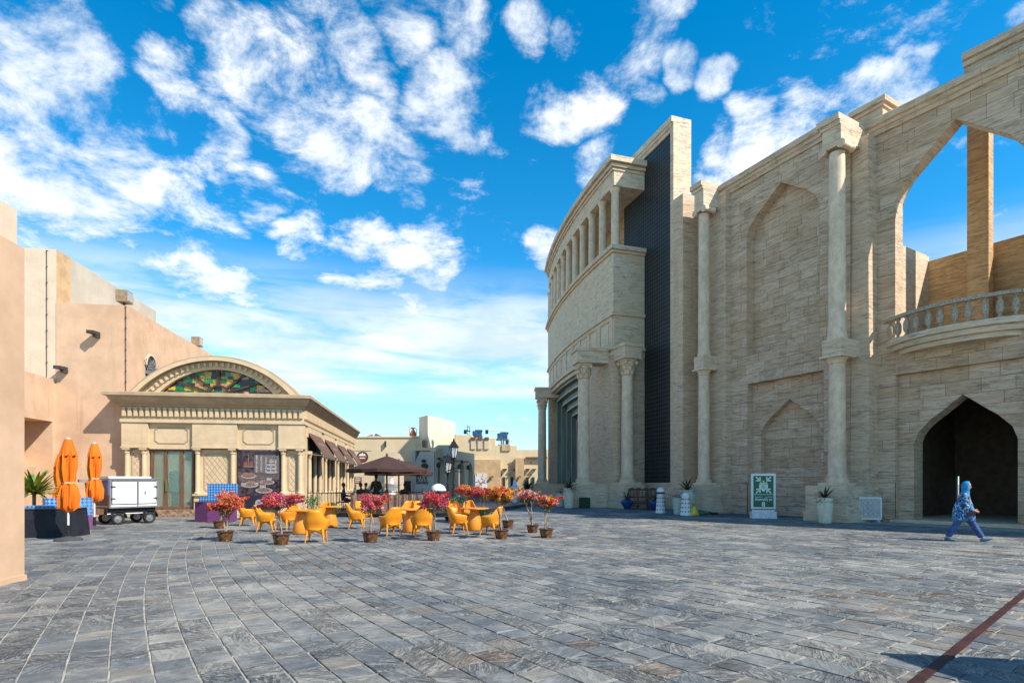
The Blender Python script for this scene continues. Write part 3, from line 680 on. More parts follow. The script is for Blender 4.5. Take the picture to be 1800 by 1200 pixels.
# ================================================================== PLASTER BUILDINGS ON THE LEFT
A8 = R(8.0); CA, SA = math.cos(A8), math.sin(A8)
def loc8(o, x, y, z=0.0): return (o[0] + x * CA - y * SA, o[1] + x * SA + y * CA, z)
# nearest corner block
O = (-7.97, 9.3, 0)
nb = thing('corner_building', 'pink plaster corner of the nearest building at the left edge of the picture', 'building', O, 0)
m = MB(); m.box(-7, 0, -8, 0, 0, 5.42); m.build('wall', PLASTER, nb, O, A8)
m = MB(); m.box(-7, -.09, -8, -.03, 5.42, 6.02); m.build('parapet', PALEPL, nb, O, A8)
m = MB(); m.box(-.06, .025, -8, .02, 0, .10); m.build('foot_skirting', PLASTER, nb, O, A8)
# tall plaster house with stepped volumes
O = (-22.05, 27.5, 0)
th_ = thing('plaster_house', 'tall pink plaster house with stepped volumes and roof floodlights, behind the orange parasols', 'building', O, 0)
m = MB(); m.box(-10, .45, -.72, 9, 0, 12.6); m.build('tall_wall', PALEPL, th_, O, A8)
MB().box(.452, .47, .3, 9, 9.5, 12.58).build('tall_side_shade', SHADEPL, th_, O, A8); MB().box(.452, .48, -.715, .3, 9.5, 12.59).build('corner_return', FARTAN, th_, O, A8)  # thin skins darken the receding side, its shade put into colour
m = MB(); m.box(0.453, 3.55, -.75, 26, 0, 10.08); m.build('main_wall', PLASTER, th_, O, A8)
m = MB()                                         # low wing with a deep opening
for bx in ((-10, .45, -1.0, -.723, 0, 6.45), (-10, .45, -12, -4.4, 0, 6.45), (-10, .45, -4.4, -1.0, 4.45, 6.45), (-10, .45, -4.4, -1.0, 0, 2.3), (-10, -.85, -4.4, -1.0, 2.3, 4.45)): m.box(*bx)
m.build('low_wing', PLASTER, th_, O, A8)
MB().box(-.86, -.80, -3.9, -2.7, 2.32, 3.7).build('recess_shutter', WOOD, th_, O, A8)
def cable(x, y, z0, z1, parent=th_, o=O):
    m = MB(); m.tube([(x, y, z0 + (z1 - z0) * i / 8) for i in range(9)], .012, 6)
    for i in range(9): m.box(x - .03, x + .03, y - .015, y + .015, z0 + (z1 - z0) * i / 8 - .02, z0 + (z1 - z0) * i / 8 + .02)
    m.build('cable', BLACK, parent, o, A8)
cable(.06, -.76, 6.5, 12.5); cable(3.5, -.79, 5.9, 10.0)
for i, (x, y, z) in enumerate(((3.2, -.3, 10.08), (3.1, 8.6, 10.08))):
    f = MB(); f.box(x - .25, x + .25, y - .3, y + .3, z + .25, z + .8); fo = f.build('floodlight', M('lamp_bronze', (.30, .21, .12), .5, .2, 5), th_, O, A8)
    MB().box(x + .25, x + .27, y - .24, y + .24, z + .31, z + .74).build('lamp_glass', LAMPG, fo, O, A8)
    MB().box(x - .04, x + .04, y - .04, y + .04, z, z + .25).build('bracket', BLACK, fo, O, A8)
def sconce(x, y, z):
    f = MB(); f.hexa([(x - .28, y - .42, z), (x + .1, y - .55, z - .02), (x + .14, y - .05, z - .02), (x - .1, y, z), (x - .28, y - .40, z + .16), (x + .1, y - .5, z + .12), (x + .14, y - .05, z + .14), (x - .1, y, z + .16)])
    f.box(x - .05, x + .12, y - .3, y, z - .14, z + .02); f.build('wall_lamp', M('lamp_dark', (.05, .042, .035), .5, .2, 5), th_, O, A8)
sconce(2.25, -.75, 8.6); sconce(.85, -.75, 6.9)
# arched window in the long side wall
wv = MB(); A = [(math.cos(a) * .5, .55 + math.sin(a) * .6) for a in [math.pi * i / 12 for i in range(13)]]
fr = (loc8(O, 3.56, 1.5, 7.05), A8 + R(90))
wn_ = MB().xz([(-.5, -.6)] + [(x, z) for x, z in reversed(A)] + [(.5, -.6)], -.02, .04).build('arched_window', DARK, th_, *fr)
lt = MB()
for i in range(6): lt.bar((-.5 + .17 * i, -.05, .2), (-.1 + .17 * i, -.05, 1.0 - abs(i - 2.5) * .1), .03)
for i in range(6): lt.bar((.5 - .17 * i, -.06, .2), (.1 - .17 * i, -.06, 1.0 - abs(i - 2.5) * .1), .03)
lt.box(-.56, .56, -.1, .0, .1, .2); lt.build('lattice', M('grey_iron', (.2, .2, .2), .6), wn_, *fr)
fm = MB()
for a, b in zip(A, A[1:]): fm.bar((a[0] * 1.08, -.03, a[1]), (b[0] * 1.08, -.03, b[1]), .10, .10)
fm.build('window_surround', PALEPL, wn_, *fr)
MB().box(-.35, .35, -.32, 0, .1, .4).build('spout', WOOD, th_, loc8(O, 3.55, 4.6, 7.9), A8 + R(90))

# ================================================================== CAFE
O = (-18.29, 26.7, 0); CF = (O, A8)
cafe = thing('cafe_pavilion', 'cream stone cafe with a stained glass arch over its cornice, awnings along its side', 'building', O, 0)
BX, BY = 8.15, 18.4
MB().box(.05, BX, .36, BY, .001, 4.6).build('body', CAFE, cafe, *CF)
MB().box(0.02, BX - .02, .30, BY, 4.6, 5.3).build('upper_body', CAFE, cafe, *CF)
# front piers between openings
def pier(x0, x1, cols, lat):
    m = MB(); m.box(x0, x1, .06, .4, 0, 1.0); m.box(x0 - .05, x1 + .05, -.02, .4, 0, .32); m.box(x0 - .04, x1 + .04, -.04, .4, .98, 1.06); pd = m.build('pier_pedestal', CAFE, cafe, *CF)
    MB().box(x0 + .02, x1 - .02, .18, .4, 1.06, 3.2).build('pier_panel', CAFE, cafe, *CF)
    for c in cols:
        m = MB(); m.lathe([(.16, 1.06), (.16, 1.12), (.12, 1.16), (.12, 1.2), (.115, 1.25), (.105, 2.9), (.10, 2.98), (.14, 3.0), (.11, 3.04), (.15, 3.12), (.16, 3.16)], 18, (c, .10)); m.box(c - .17, c + .17, -.07, .27, 3.16, 3.24)
        m.build('pier_column', CAFE, cafe, *CF, smooth=True)
    a, b = lat; w = b - a; fm = MB()
    z0, z1 = 1.2, 3.0; n = .09
    P = [(a + n, z0), (b - n, z0), (b, z0 + n), (b, z1 - n), (b - n, z1), (a + n, z1), (a, z1 - n), (a, z0 + n)]
    for p, q in zip(P, P[1:] + P[:1]): fm.bar((p[0], .172, p[1]), (q[0], .172, q[1]), .03, .03)
    po = fm.build('lattice_frame', CAFED, cafe, *CF); lm = MB(); st = .32; k = -z1
    while k < w + z1:
        for sg in (1, -1):
            pts = []
            x0_, x1_ = a + .03, b - .03
            # line z = zmid + sg*1.35*(x - a) + k ; clipped to the panel
            f_ = lambda x: z0 + sg * 1.35 * (x - a) + k
            t0 = max(x0_, min(x1_, a + ((z0 + .04 if sg > 0 else z1 - .04) - z0 - k) / (sg * 1.35))); t1 = max(x0_, min(x1_, a + ((z1 - .04 if sg > 0 else z0 + .04) - z0 - k) / (sg * 1.35)))
            if t1 - t0 > .03: lm.bar((t0, .176, f_(t0)), (t1, .176, f_(t1)), .012, .016)
        k += st
    lm.build('lattice', CAFED, po, *CF)
pier(-.02, 1.08, (.17, .91), (.34, .74)); pier(3.12, 5.06, (3.28, 4.87), (3.55, 4.62)); pier(7.04, 8.17, (7.2, 7.99), (7.42, 7.78))
# frieze: proud blocks over the piers, notched panels between
for x0, x1 in ((-.03, 1.12), (3.08, 5.1), (7.0, 8.19)):
    m = MB(); m.box(x0, x1, -.03, .4, 3.26, 4.42); m.box(x0 - .03, x1 + .03, -.08, .4, 3.24, 3.3); m.build('frieze_block', CAFE, cafe, *CF)
for x0, x1 in ((1.12, 3.08), (5.1, 7.0)):
    pn = MB().box(x0, x1, .12, .4, 3.2, 4.46).build('frieze_panel', CAFE, cafe, *CF)
    a, b, z0, z1, n = x0 + .25, x1 - .25, 3.48, 4.22, .12; fm = MB()
    P = [(a + n, z0), (b - n, z0), (b - n, z0 + .05), (b, z0 + n), (b, z1 - n), (b - n, z1 - .05), (b - n, z1), (a + n, z1), (a + n, z1 - .05), (a, z1 - n), (a, z0 + n), (a + n, z0 + .05)]
    for p, q in zip(P, P[1:] + P[:1]): fm.bar((p[0], .11, p[1]), (q[0], .11, q[1]), .035, .035)
    fm.build('panel_moulding', CAFED, pn, *CF)
# band, dentils, cornice on the front and the long side
m = MB(); m.box(-.08, BX + .08, -.08, BY, 4.44, 4.60); m.build('band', CAFE, cafe, *CF)
m = MB(); m.box(-.02, BX + .02, -.02, BY, 4.602, 5.2); m.build('dentil_band', CAFE, cafe, *CF)
dm_ = MB().box(-.075, .075, -.13, 0, 4.72, 5.12).mesh('dentil', CAFE)
for i in range(32):
    x = .12 + i * (BX - .2) / 31; place(bpy.data.objects.new('dentil', dm_), cafe, loc8(O, x, -.02), A8)
for i in range(68):
    y = .2 + i * (BY - .4) / 67; place(bpy.data.objects.new('dentil', dm_), cafe, loc8(O, BX + .02, y), A8 + R(90))
prof = [(0, 5.2), (-.14, 5.2), (-.16, 5.26), (-.26, 5.32), (-.40, 5.46), (-.46, 5.60), (-.60, 5.64), (-.60, 5.78), (-.52, 5.82), (.2, 5.82), (.2, 5.2)]
def mitre(mb, pr, x0, x1, y1):                 # cornice round the front and the right side
    vs = []; n = len(pr)
    for ci in range(4):
        for d, z in pr:
            e = -d
            vs.append([(x0 - e, y1, z), (x0 - e, -e, z), (x1 + e * .8, -e, z), (x1 + e * .8, y1, z)][ci])
    fs = [(c*n+i, c*n+(i+1) % n, (c+1)*n+(i+1) % n, (c+1)*n+i) for c in range(3) for i in range(n)]
    fs += [list(range(n)), [3*n+i for i in range(n)][::-1]]; mb.add(vs, fs)
m = MB(); mitre(m, prof, 0, BX, BY + .3); m.build('cornice', CAFED, cafe, *CF)
MB().box(.1, BX - .1, .2, BY - .1, 5.3, 5.75).build('roof', CAFED, cafe, *CF)
# segmental arch with stained glass
acx, az = 4.22, 5.82
def seg(half, rise): Rr = (half * half + rise * rise) / (2 * rise); return Rr, az + rise - Rr
def arcpts(half, rise, n=36):
    Rr, zc_ = seg(half, rise); a0 = math.asin(min(1, half / Rr)); return [(acx + Rr * math.sin(-a0 + 2 * a0 * i / n), zc_ + Rr * math.cos(-a0 + 2 * a0 * i / n)) for i in range(n + 1)]
def archband(o_, i_, y0, y1, name, mat, parent):
    a, b = arcpts(*o_), arcpts(*i_); m = MB(); n = len(a)
    for k in range(n - 1): m.hexa([(b[k][0], y0, b[k][1]), (b[k+1][0], y0, b[k+1][1]), (b[k+1][0], y1, b[k+1][1]), (b[k][0], y1, b[k][1]), (a[k][0], y0, a[k][1]), (a[k+1][0], y0, a[k+1][1]), (a[k+1][0], y1, a[k+1][1]), (a[k][0], y1, a[k][1])])
    return m.build(name, mat, parent, *CF)
arch = archband((3.80, 1.80), (3.42, 1.60), -.30, .9, 'arch_moulding', CAFED, cafe)
archband((3.66, 1.72), (3.40, 1.56), -.38, -.302, 'arch_lip', CAFE, arch)
archband((3.41, 1.58), (2.62, 1.20), -.05, .8, 'arch_band', CAFE, cafe)
a = arcpts(3.02, 1.42, 26)
for i in range(1, 26):
    p = a[i]; q = a[i + 1]; d = Vector((q[0] - p[0], 0, q[1] - p[1])).normalized(); u = Vector((-d.z, 0, d.x)); c = Vector((p[0], -.10, p[1]))
    MB().bar(c - u * .10, c + u * .10, .12, .12).build('arch_dentil', CAFE, cafe, *CF)
MB().xz(arcpts(2.66, 1.22), .20, .26).build('lunette_backing', DARK, cafe, *CF)
# panes of coloured glass
PAL = [((.015, .12, .035), 9), ((.50, .30, .02), 8), ((.02, .018, .02), 10), ((.50, .22, .11), 3), ((.26, .22, .03), 4), ((.03, .20, .06), 5)]
glass_m = {}
for c, w in PAL: glass_m[c] = M('stained_%d' % len(glass_m), c, .15, .35, 9, .12, spec=.5)
pool = [c for c, w in PAL for _ in range(w)]
Rr, zc_ = seg(2.60, 1.18)
def topz(x): return zc_ + math.sqrt(max(0, Rr * Rr - (x - acx) ** 2))
z = az + .02; row = 0
while z < az + 1.15:
    h = (.17, .20, .16, .22, .15, .20)[row % 6]; x = acx - 2.58
    while x < acx + 2.58:
        w = rng.uniform(.22, .42); x1 = min(x + w, acx + 2.58)
        t0, t1 = min(z + h, topz(x)), min(z + h, topz(x1))
        if max(t0, t1) > z + .04 and t0 >= z - .02 and t1 >= z - .02:
            t0, t1 = max(t0, z + .004), max(t1, z + .004)
            MB().xz([(x + .006, z + .004), (x1 - .006, z + .004), (x1 - .006, t1), (x + .006, t0)], .165, .198).build('glass_pane', glass_m[rng.choice(pool)], cafe, *CF)
        x = x1
    z += h; row += 1
def ray(a_, l0, l1): return [(acx + math.sin(a_) * l, .12, az + math.cos(a_) * l) for l in (l0, l1)]
for dg, l1 in ((-72, 2.35), (-50, 1.72), (0, 1.16), (50, 1.72), (72, 2.35)):
    p, q = ray(R(dg), .40, l1); MB().bar(p, q, .07 if dg else .12, .09).build('glazing_bar', DKWOOD, cafe, *CF)
hb = MB(); H = [(acx + .45 * math.cos(math.pi * i / 14), .12, az + .45 * math.sin(math.pi * i / 14)) for i in range(15)]
for p, q in zip(H, H[1:]): hb.bar(p, q, .08, .08)
hb.build('glazing_hub', DKWOOD, cafe, *CF)
# doorway
MB().box(1.12, 3.1, .50, .56, .3, 3.2).build('doorway', DARK, cafe, *CF)
for x0, x1 in ((1.16, 1.24), (1.72, 1.86), (2.44, 2.58), (2.98, 3.06)):
    MB().box(x0, x1, .22, .34, .34, 3.16).build('door_post', WOOD, cafe, *CF)
MB().box(1.16, 3.06, .23, .33, 3.1, 3.2).build('door_head', WOOD, cafe, *CF); MB().box(1.24, 2.98, .23, .33, .34, .46).build('door_rail', WOOD, cafe, *CF)
for x0, x1 in ((1.24, 1.72), (1.86, 2.44), (2.58, 2.98)):
    MB().box(x0, x1, .268, .282, .46, 3.1).build('door_glass', GLASS, cafe, *CF)
MB().box(1.84, 1.87, .12, .22, 1.2, 1.75).build('door_handle', M('brass', (.6, .45, .2), .3, .1, 5, .05, metal=1), cafe, *CF)
MB().box(1.92, 2.40, .40, .49, .5, 2.8).build('inner_screen', M('pale_curtain', (.42, .50, .44), .8, .2, 3), cafe, *CF)
fg = MB(); fg.lathe([(.14, .46), (.16, 1.1), (.34, 1.15), (.34, 1.55), (.26, 1.62), (.20, 1.75), (.27, 1.9), (.27, 2.02), (.20, 2.14), (.05, 2.18)], 14, (2.15, .34), 1, .1); fg.build('bust_display', M('teal_figure', (.03, .16, .13), .4, .4, 9), cafe, *CF)
RUBBLE = M('rubble_stone', (.30, .20, .13), .95, .45, 9, .9, .03)
for i, (y0, z1) in enumerate(((-.75, .17), (-.40, .33))):
    for k in range(7):
        x = 1.05 + k * .31; MB().box(x, x + .30, y0 + rng.uniform(-.02, .02), .25, .005, z1 - rng.uniform(0, .012)).build('step_stone', RUBBLE, cafe, *CF)
# poster in the other bay: a laid tea table
pst = MB().box(5.1, 7.02, .10, .3, .3, 3.2).build('poster', M('poster_print', (.045, .028, .035), .5, .9, 6.5, 0, dirt=((.24, .15, .13), .9)), cafe, *CF)
def pr(name, c, x, z, rx, rz_, y, n=18):
    c = tuple(q * .72 for q in c)
    MB().xz([(5.1 + x + rx * math.cos(2 * math.pi * i / n), z + rz_ * math.sin(2 * math.pi * i / n)) for i in range(n)], y - .004, y, c=c).build(name, PRINT, pst, *CF, colr=True)
def prr(name, c, x0, x1, z0, z1, y, k_=.7):
    c = tuple(q * k_ for q in c); MB().box(5.1 + x0, 5.1 + x1, y - .004, y, z0, z1, c=c).build(name, PRINT, pst, *CF, colr=True)
prr('printed_arcade', (.30, .24, .22), .75, 1.9, 2.1, 3.1, .098)
for i in range(5): prr('printed_pillar', (.62, .56, .52), .82 + .22 * i, .90 + .22 * i, 2.1, 2.95 - .06 * i, .093)
prr('printed_shade', (.05, .035, .06), .75, 1.9, 2.95, 3.12, .092); prr('printed_floor', (.22, .16, .14), .1, 1.9, 1.75, 2.1, .097)
pr('printed_table', (.28, .18, .15), .8, 1.75, .75, .20, .094); prr('printed_cloth', (.02, .02, .05), .05, 1.9, .32, .98, .096)
for x, z, rx in ((.5, 1.92, .36), (.55, 1.50, .42), (1.2, 1.22, .40), (1.35, 1.62, .34)):
    pr('printed_plate', (.72, .60, .55), x, z, rx, rx * .34, .089); pr('printed_plate_well', (.40, .24, .20), x, z + .02, rx * .78, rx * .22, .084)
for x, z, s_, c in ((.28, 1.48, .11, (.75, .68, .62)), (.62, 1.56, .13, (.55, .36, .30)), (1.15, 1.34, .14, (.78, .66, .58)), (1.45, 1.72, .11, (.80, .74, .70)), (1.08, 1.78, .09, (.20, .30, .42)), (.35, 1.98, .09, (.70, .34, .16)), (.62, 2.0, .08, (.66, .30, .14)), (.85, 1.52, .09, (.72, .66, .6))):
    prr('printed_cup', c, x - s_, x + s_, z, z + s_ * 1.3, .080); pr('printed_tea', (.30, .14, .08), x, z + s_ * 1.3, s_ * .9, s_ * .28, .075)
for x in (.36, .62): prr('printed_glass', (.60, .14, .05), x - .09, x + .09, 2.42, 2.6, .08)
prr('printed_stand', (.6, .55, .5), .25, .74, 2.36, 2.4, .079); prr('printed_stand', (.6, .55, .5), .48, .5, 2.4, 2.95, .079)
for i in range(4): pr('printed_fountain', (.70, .64, .66), 1.55, 2.1 + .18 * i, .30 - .05 * i, .06, .079)
pr('printed_badge', (.70, .62, .72), .98, .62, .19, .17, .079); pr('printed_swirl', (.35, .12, .28), .98, .64, .07, .04, .074)
# long side: dark openings between pilasters, awnings
SD = (loc8(O, BX, 0), A8 + R(90))               # x runs back along the side, y points into the cafe
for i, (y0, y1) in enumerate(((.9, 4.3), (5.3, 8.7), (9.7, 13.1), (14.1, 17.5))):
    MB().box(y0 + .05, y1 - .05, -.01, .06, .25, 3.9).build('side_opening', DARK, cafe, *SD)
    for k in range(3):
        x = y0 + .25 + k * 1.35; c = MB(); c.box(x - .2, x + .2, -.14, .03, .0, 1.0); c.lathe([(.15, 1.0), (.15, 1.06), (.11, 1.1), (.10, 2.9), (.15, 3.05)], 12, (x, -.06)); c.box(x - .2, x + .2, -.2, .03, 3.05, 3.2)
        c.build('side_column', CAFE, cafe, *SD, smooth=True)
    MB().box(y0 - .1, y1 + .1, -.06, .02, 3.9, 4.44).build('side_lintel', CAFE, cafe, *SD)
    aw_ = MB(); aw_.hexa([(y0 + .05, -.80, 2.98), (y1 - .05, -.80, 2.98), (y1 - .05, -.02, 4.12), (y0 + .05, -.02, 4.12), (y0 + .05, -.83, 3.0), (y1 - .05, -.83, 3.0), (y1 - .05, -.05, 4.15), (y0 + .05, -.05, 4.15)])
    ao = aw_.build('awning', AWN, cafe, *SD)
    v_ = MB(); v_.box(y0 + .05, y1 - .05, -.835, -.81, 2.84, 2.985); v_.build('valance', AWN, ao, *SD)
    r_ = MB()
    for x in (y0 + .05, y1 - .05): r_.tube([(x, -.80, 2.97), (x, -.02, 3.05)], .02, 6)
    r_.tube([(y0 + .05, -.82, 2.96), (y1 - .05, -.82, 2.96)], .025, 6); r_.build('awning_arm', STEEL, ao, *SD)
    lg = MB()
    for k in range(5): lg.hexa([(y0 + .9 + k * .34, -.42 - .012, 3.55), (y0 + 1.1 + k * .34, -.42 - .012, 3.55), (y0 + 1.1 + k * .34, -.32 - .012, 3.70), (y0 + .9 + k * .34, -.32 - .012, 3.70)] + [(y0 + .9 + k * .34, -.435 - .015, 3.56), (y0 + 1.1 + k * .34, -.435 - .015, 3.56), (y0 + 1.1 + k * .34, -.335 - .015, 3.71), (y0 + .9 + k * .34, -.335 - .015, 3.71)])
    lg.build('awning_lettering', M('faded_print', (.22, .17, .14), .9), ao, *SD)
MB().box(-.02, BY, -.10, .03, 0, .30).build('side_foot', CAFE, cafe, *SD)

# ================================================================== FAR BUILDINGS
def winbox(mb, px0, px1, py0, py1, Y, d=.2): x0, _ = spot(px0, Y); x1, _ = spot(px1, Y); return mb.box(x0, x1, Y, Y + d, EYE + (HZ - py1) * Y / 1000, EYE + (HZ - py0) * Y / 1000)
def zz(py, Y): return EYE + (HZ - py) * Y / 1000
Y = 62.0
fb = thing('sand_house', 'long low sand coloured house behind the brown parasol', 'building', (*spot(680, Y), 0))
m = MB(); x0, x1 = spot(600, Y)[0], spot(738, Y)[0]; m.box(x0 - 3, x1, Y, Y + 14, 0, zz(769, Y)); m.build('wall', FARPL, fb)
m = MB(); m.box(x0 - 3, x1, Y - .1, Y + .3, zz(769, Y), zz(766, Y)); m.build('coping', FARPL, fb)
xs = spot(718, Y)[0]; m = MB(); m.box(xs, x1, Y - 2.5, Y, 0, zz(812, Y)); m.build('porch', FARTAN, fb)
m = MB(); m.box(spot(708, Y)[0], x1, Y - 2.6, Y - 2.5, 0, zz(845, Y)); m.build('porch_grille', DARK, fb)
for px in (677, 743): m = MB(); m.box(spot(px, Y)[0], spot(px + 2, Y)[0], Y - .3, Y, zz(785, Y), zz(775, Y)); m.build('wall_lamp', BLACK, fb)
# round hanging sign and board on that wall, white wall fountain
sg = thing('hanging_sign', 'round dark hanging sign with a white emblem on a black bracket beyond the awnings', 'sign', (*spot(637, 46), 0))
x, y = spot(637, 46.0); s = MB(); s.xz([(x + .46 * math.cos(a), zz(803, 46) + .46 * math.sin(a)) for a in [2 * math.pi * i / 24 for i in range(24)]], y, y + .08); s.build('disc', DKWOOD, sg)
s = MB(); s.xz([(x + .36 * math.cos(a), zz(803, 46) + .36 * math.sin(a)) for a in [2 * math.pi * i / 24 for i in range(24)]], y - .01, y); s.build('face', M('sign_maroon', (.18, .06, .05), .6), sg)
s = MB(); s.xz([(x - .30, zz(801, 46)), (x + .30, zz(801, 46)), (x + .18, zz(797, 46)), (x + .08, zz(798, 46)), (x, zz(794.5, 46)), (x - .08, zz(798, 46)), (x - .18, zz(797, 46))], y - .03, y - .011); s.build('emblem', WHITE, sg)
s = MB(); s.box(x - .22, x + .22, y - .03, y - .011, zz(805.5, 46), zz(803.8, 46)); s.build('sign_lettering', WHITE, sg)
s = MB(); s.box(x - .8, x + .7, y, y + .05, zz(792.5, 46), zz(791.5, 46)); s.tube([(x - .3, y + .03, zz(792, 46)), (x - .3, y + .03, zz(797, 46))], .015, 5); s.tube([(x + .3, y + .03, zz(792, 46)), (x + .3, y + .03, zz(797, 46))], .015, 5); s.box(x - .84, x - .78, y, y + .05, 0, zz(790, 46)); s.build('bracket', BLACK, sg)
bd = thing('menu_board', 'small red-brown wall board with three lines of white lettering', 'sign', (*spot(629, 60), 0))
x, y = spot(629, 61.5); MB().box(x - .4, x + .4, y, y + .06, zz(850, 61.5) , zz(838, 61.5)).build('board', M('board_brown', (.22, .06, .04), .6), bd)
for k in range(3): MB().box(x - .28, x + .28 - .15 * (k == 2), y - .02, y, zz(841.2 + 2.9 * k, 61.5), zz(840 + 2.9 * k, 61.5)).build('board_lettering', WHITE, bd)
ft = thing('wall_fountain', 'white tiered fountain standing between the brown parasol posts', 'fountain', (*spot(688, 44), 0))
f = MB(); f.lathe([(.55, .2), (.6, .5), (.3, .6), (.22, 1.0), (.75, 1.45), (.78, 1.52), (.2, 1.5)], 18); f.build('lower_basin', WHITE, ft, (*spot(688, 44), 0), smooth=True)
f = MB(); f.lathe([(.16, 1.5), (.12, 2.0), (.42, 2.25), (.44, 2.3), (.12, 2.3), (.10, 2.7), (.2, 2.85), (.12, 3.0), (.05, 3.3)], 16); f.build('upper_basin', WHITE, ft, (*spot(688, 44), 0), smooth=True)
f = MB(); f.box(-.75, .75, 1.0, 1.15, 0, 3.4); f.xz([(-.75, 3.4), (.75, 3.4), (.4, 3.9), (0, 4.05), (-.4, 3.9)], 1.0, 1.15); f.build('back_panel', PALEPL, ft, (*spot(688, 44), 0))
# white block tower
Y = 64.0; bw = thing('white_block', 'plain white block rising above the low houses, left of the cranes', 'building', (*spot(752, Y), 0))
c0 = Vector((*spot(752, Y), 0)); ang = R(24); m = MB(); m.box(0, 3.6, 0, 5, 0, zz(731, Y)); 
pa = [c0, c0 + Vector((3.5, 2.4, 0)), c0 + Vector((.8, 6, 0)), c0 + Vector((-1.25, 3.0, 0))]
pa[1] = Vector((*spot(800, Y + 7.5), 0)); pa[3] = Vector((*spot(736.5, Y + 2.0), 0)); pa[2] = pa[1] + pa[3] - c0
m = MB(); m.xy([(p.x, p.y) for p in pa], 0, zz(730.5, Y)); m.build('block', M('white_plaster', (.68, .57, .42), .9, .05, .6, .2), bw)
m = MB(); m.xy([(p.x * 1.0, p.y) for p in pa], zz(730.5, Y), zz(729.5, Y)); m.build('coping', FARPL, bw)
# arcade house with the lettered wall, its shade put into the grey colour
Y = 48.0; ar = thing('arcade_house', 'arcade house coloured grey for the shade on it, black lettering on its end wall', 'building', (*spot(750, Y), 0))
xa, xb = spot(729, Y)[0], spot(763, Y)[0]; zt = zz(793, Y)
m = MB(); m.xz([(xa, 0), (xb, 0), (xb, zt), (xa + .45, zt), (xa, zt - 1.0)], Y, Y + 6); m.build('lettered_wall', FARSHADE, ar)
xc = spot(769, Y + 1)[0]; m = MB(); m.xz([(xb - 1.0, zt - .3), (xc + 1.2, zt - .3), (xc + 1.2, zz(779, Y)), (xb + .1, zz(779, Y)), (xb - .85, zz(791, Y))], Y + 2.0, Y + 6); m.build('upper_wall', FARSHADE, ar)
P0 = Vector((*spot(766, Y + .5), 0)); P1 = Vector((*spot(834, Y + 11), 0)); d = (P1 - P0); Lw = d.length; rzw = math.atan2(d.y, d.x); fa = ((P0.x, P0.y, 0), rzw); hw = zz(793, Y + 2)
wa = MB(); nA = 4; wv_ = Lw / nA; aw2 = wv_ * .32
def semi(c, h, zs, n=10): return [(c - h * math.cos(math.pi * i / n), zs + h * 1.5 * math.sin(math.pi * i / n)) for i in range(n + 1)]
for k in range(nA):
    c = (k + .5) * wv_; S = semi(c, aw2, 2.35)
    wa.box(k * wv_, c - aw2, 0, .5, 0, hw); wa.box(c + aw2, (k + 1) * wv_, 0, .5, 0, hw)
    for p, q in zip(S, S[1:]): wa.hexa([(p[0], 0, p[1]), (q[0], 0, q[1]), (q[0], .5, q[1]), (p[0], .5, p[1]), (p[0], 0, hw), (q[0], 0, hw), (q[0], .5, hw), (p[0], .5, hw)])
wa.build('arcade_wall', PALEPL, ar, *fa)
MB().box(-.2, Lw, 1.8, 2.2, 0, hw).build('arcade_back', FARSHADE, ar, *fa); MB().box(0, Lw, 0, 2.2, hw, hw + .25).build('arcade_roof', FARPL, ar, *fa)
for k in range(3): MB().box(k * wv_ * 1.1 + .4, k * wv_ * 1.1 + 2.4, -.28, 0, hw - .75, hw - .6).build('canopy_bar', BLACK, ar, *fa)
for k in range(4): MB().lathe([(.1, 2.9), (.16, 3.0), (.16, 3.25), (.05, 3.35)], 8, (k * wv_ + .15, -.2)).build('arcade_lamp', BLACK, ar, *fa)
xm = spot(737, Y)[0]
for i, ln in enumerate(('Q a t a r', 'F i n e', 'A r t s', 'Society')):
    text(ln, .36, .01, 'wall_lettering', BLACK, ar, (spot(731.3, Y)[0], Y - .02, zz(836.5 + 4.5 * i, Y)), (R(90), 0, 0), 'LEFT', .012)
for (px, py, rr_) in ((745, 810, .16), (747, 819, .24)):
    MB().xz([(spot(px, Y)[0] + rr_ * 1.3 * math.cos(a), zz(py, Y) + rr_ * math.sin(a)) for a in [2 * math.pi * i / 12 for i in range(12)]], Y - .12, Y).build('wall_vent', BLACK, ar)
# right hand row of sand houses
Y = 66.0; rh = thing('crenellated_house', 'sand coloured house with notched parapet and dark doors, between the arcade and the stone columns', 'building', (*spot(880, Y), 0))
def X(px): return spot(px, Y)[0]
for i, (a, b, py) in enumerate(((801, 830, 764), (830, 871, 770), (871, 909, 783), (909, 1010, 790))):
    m = MB(); m.box(X(a), X(b) - .01, Y + .02 * i, Y + 10, 0, zz(py, Y)); m.build('wall', FARPL, rh)
MB().box(X(799), X(801), Y - .2, Y + 9, 0, zz(763, Y)).build('corner', FARTAN, rh)
for px in (828, 840, 851.5):
    MB().box(X(px), X(px + 8), Y - .12, Y, zz(789, Y), zz(773, Y)).build('white_shutter', PALEPL, rh); MB().box(X(px), X(px + 8), Y - .2, Y, zz(773, Y), zz(768, Y)).build('timber_lintel', WOOD, rh)
MB().box(X(882), X(897), Y - .1, Y, zz(792, Y), zz(782, Y)).build('timber_screen', FARTAN, rh)
MB().box(X(833), X(880), Y - .6, Y, 0, zz(808, Y)).build('tan_wall', FARTAN, rh); MB().box(X(906), X(921), Y - .5, Y, 0, zz(805, Y)).build('tan_wall', FARTAN, rh)
mu = MB().box(X(836), X(856.5), Y - .72, Y - .6, zz(866, Y), zz(832, Y)).build('mural_panel', M('mural', (.72, .66, .62), .8, .08, .8, 0), rh)
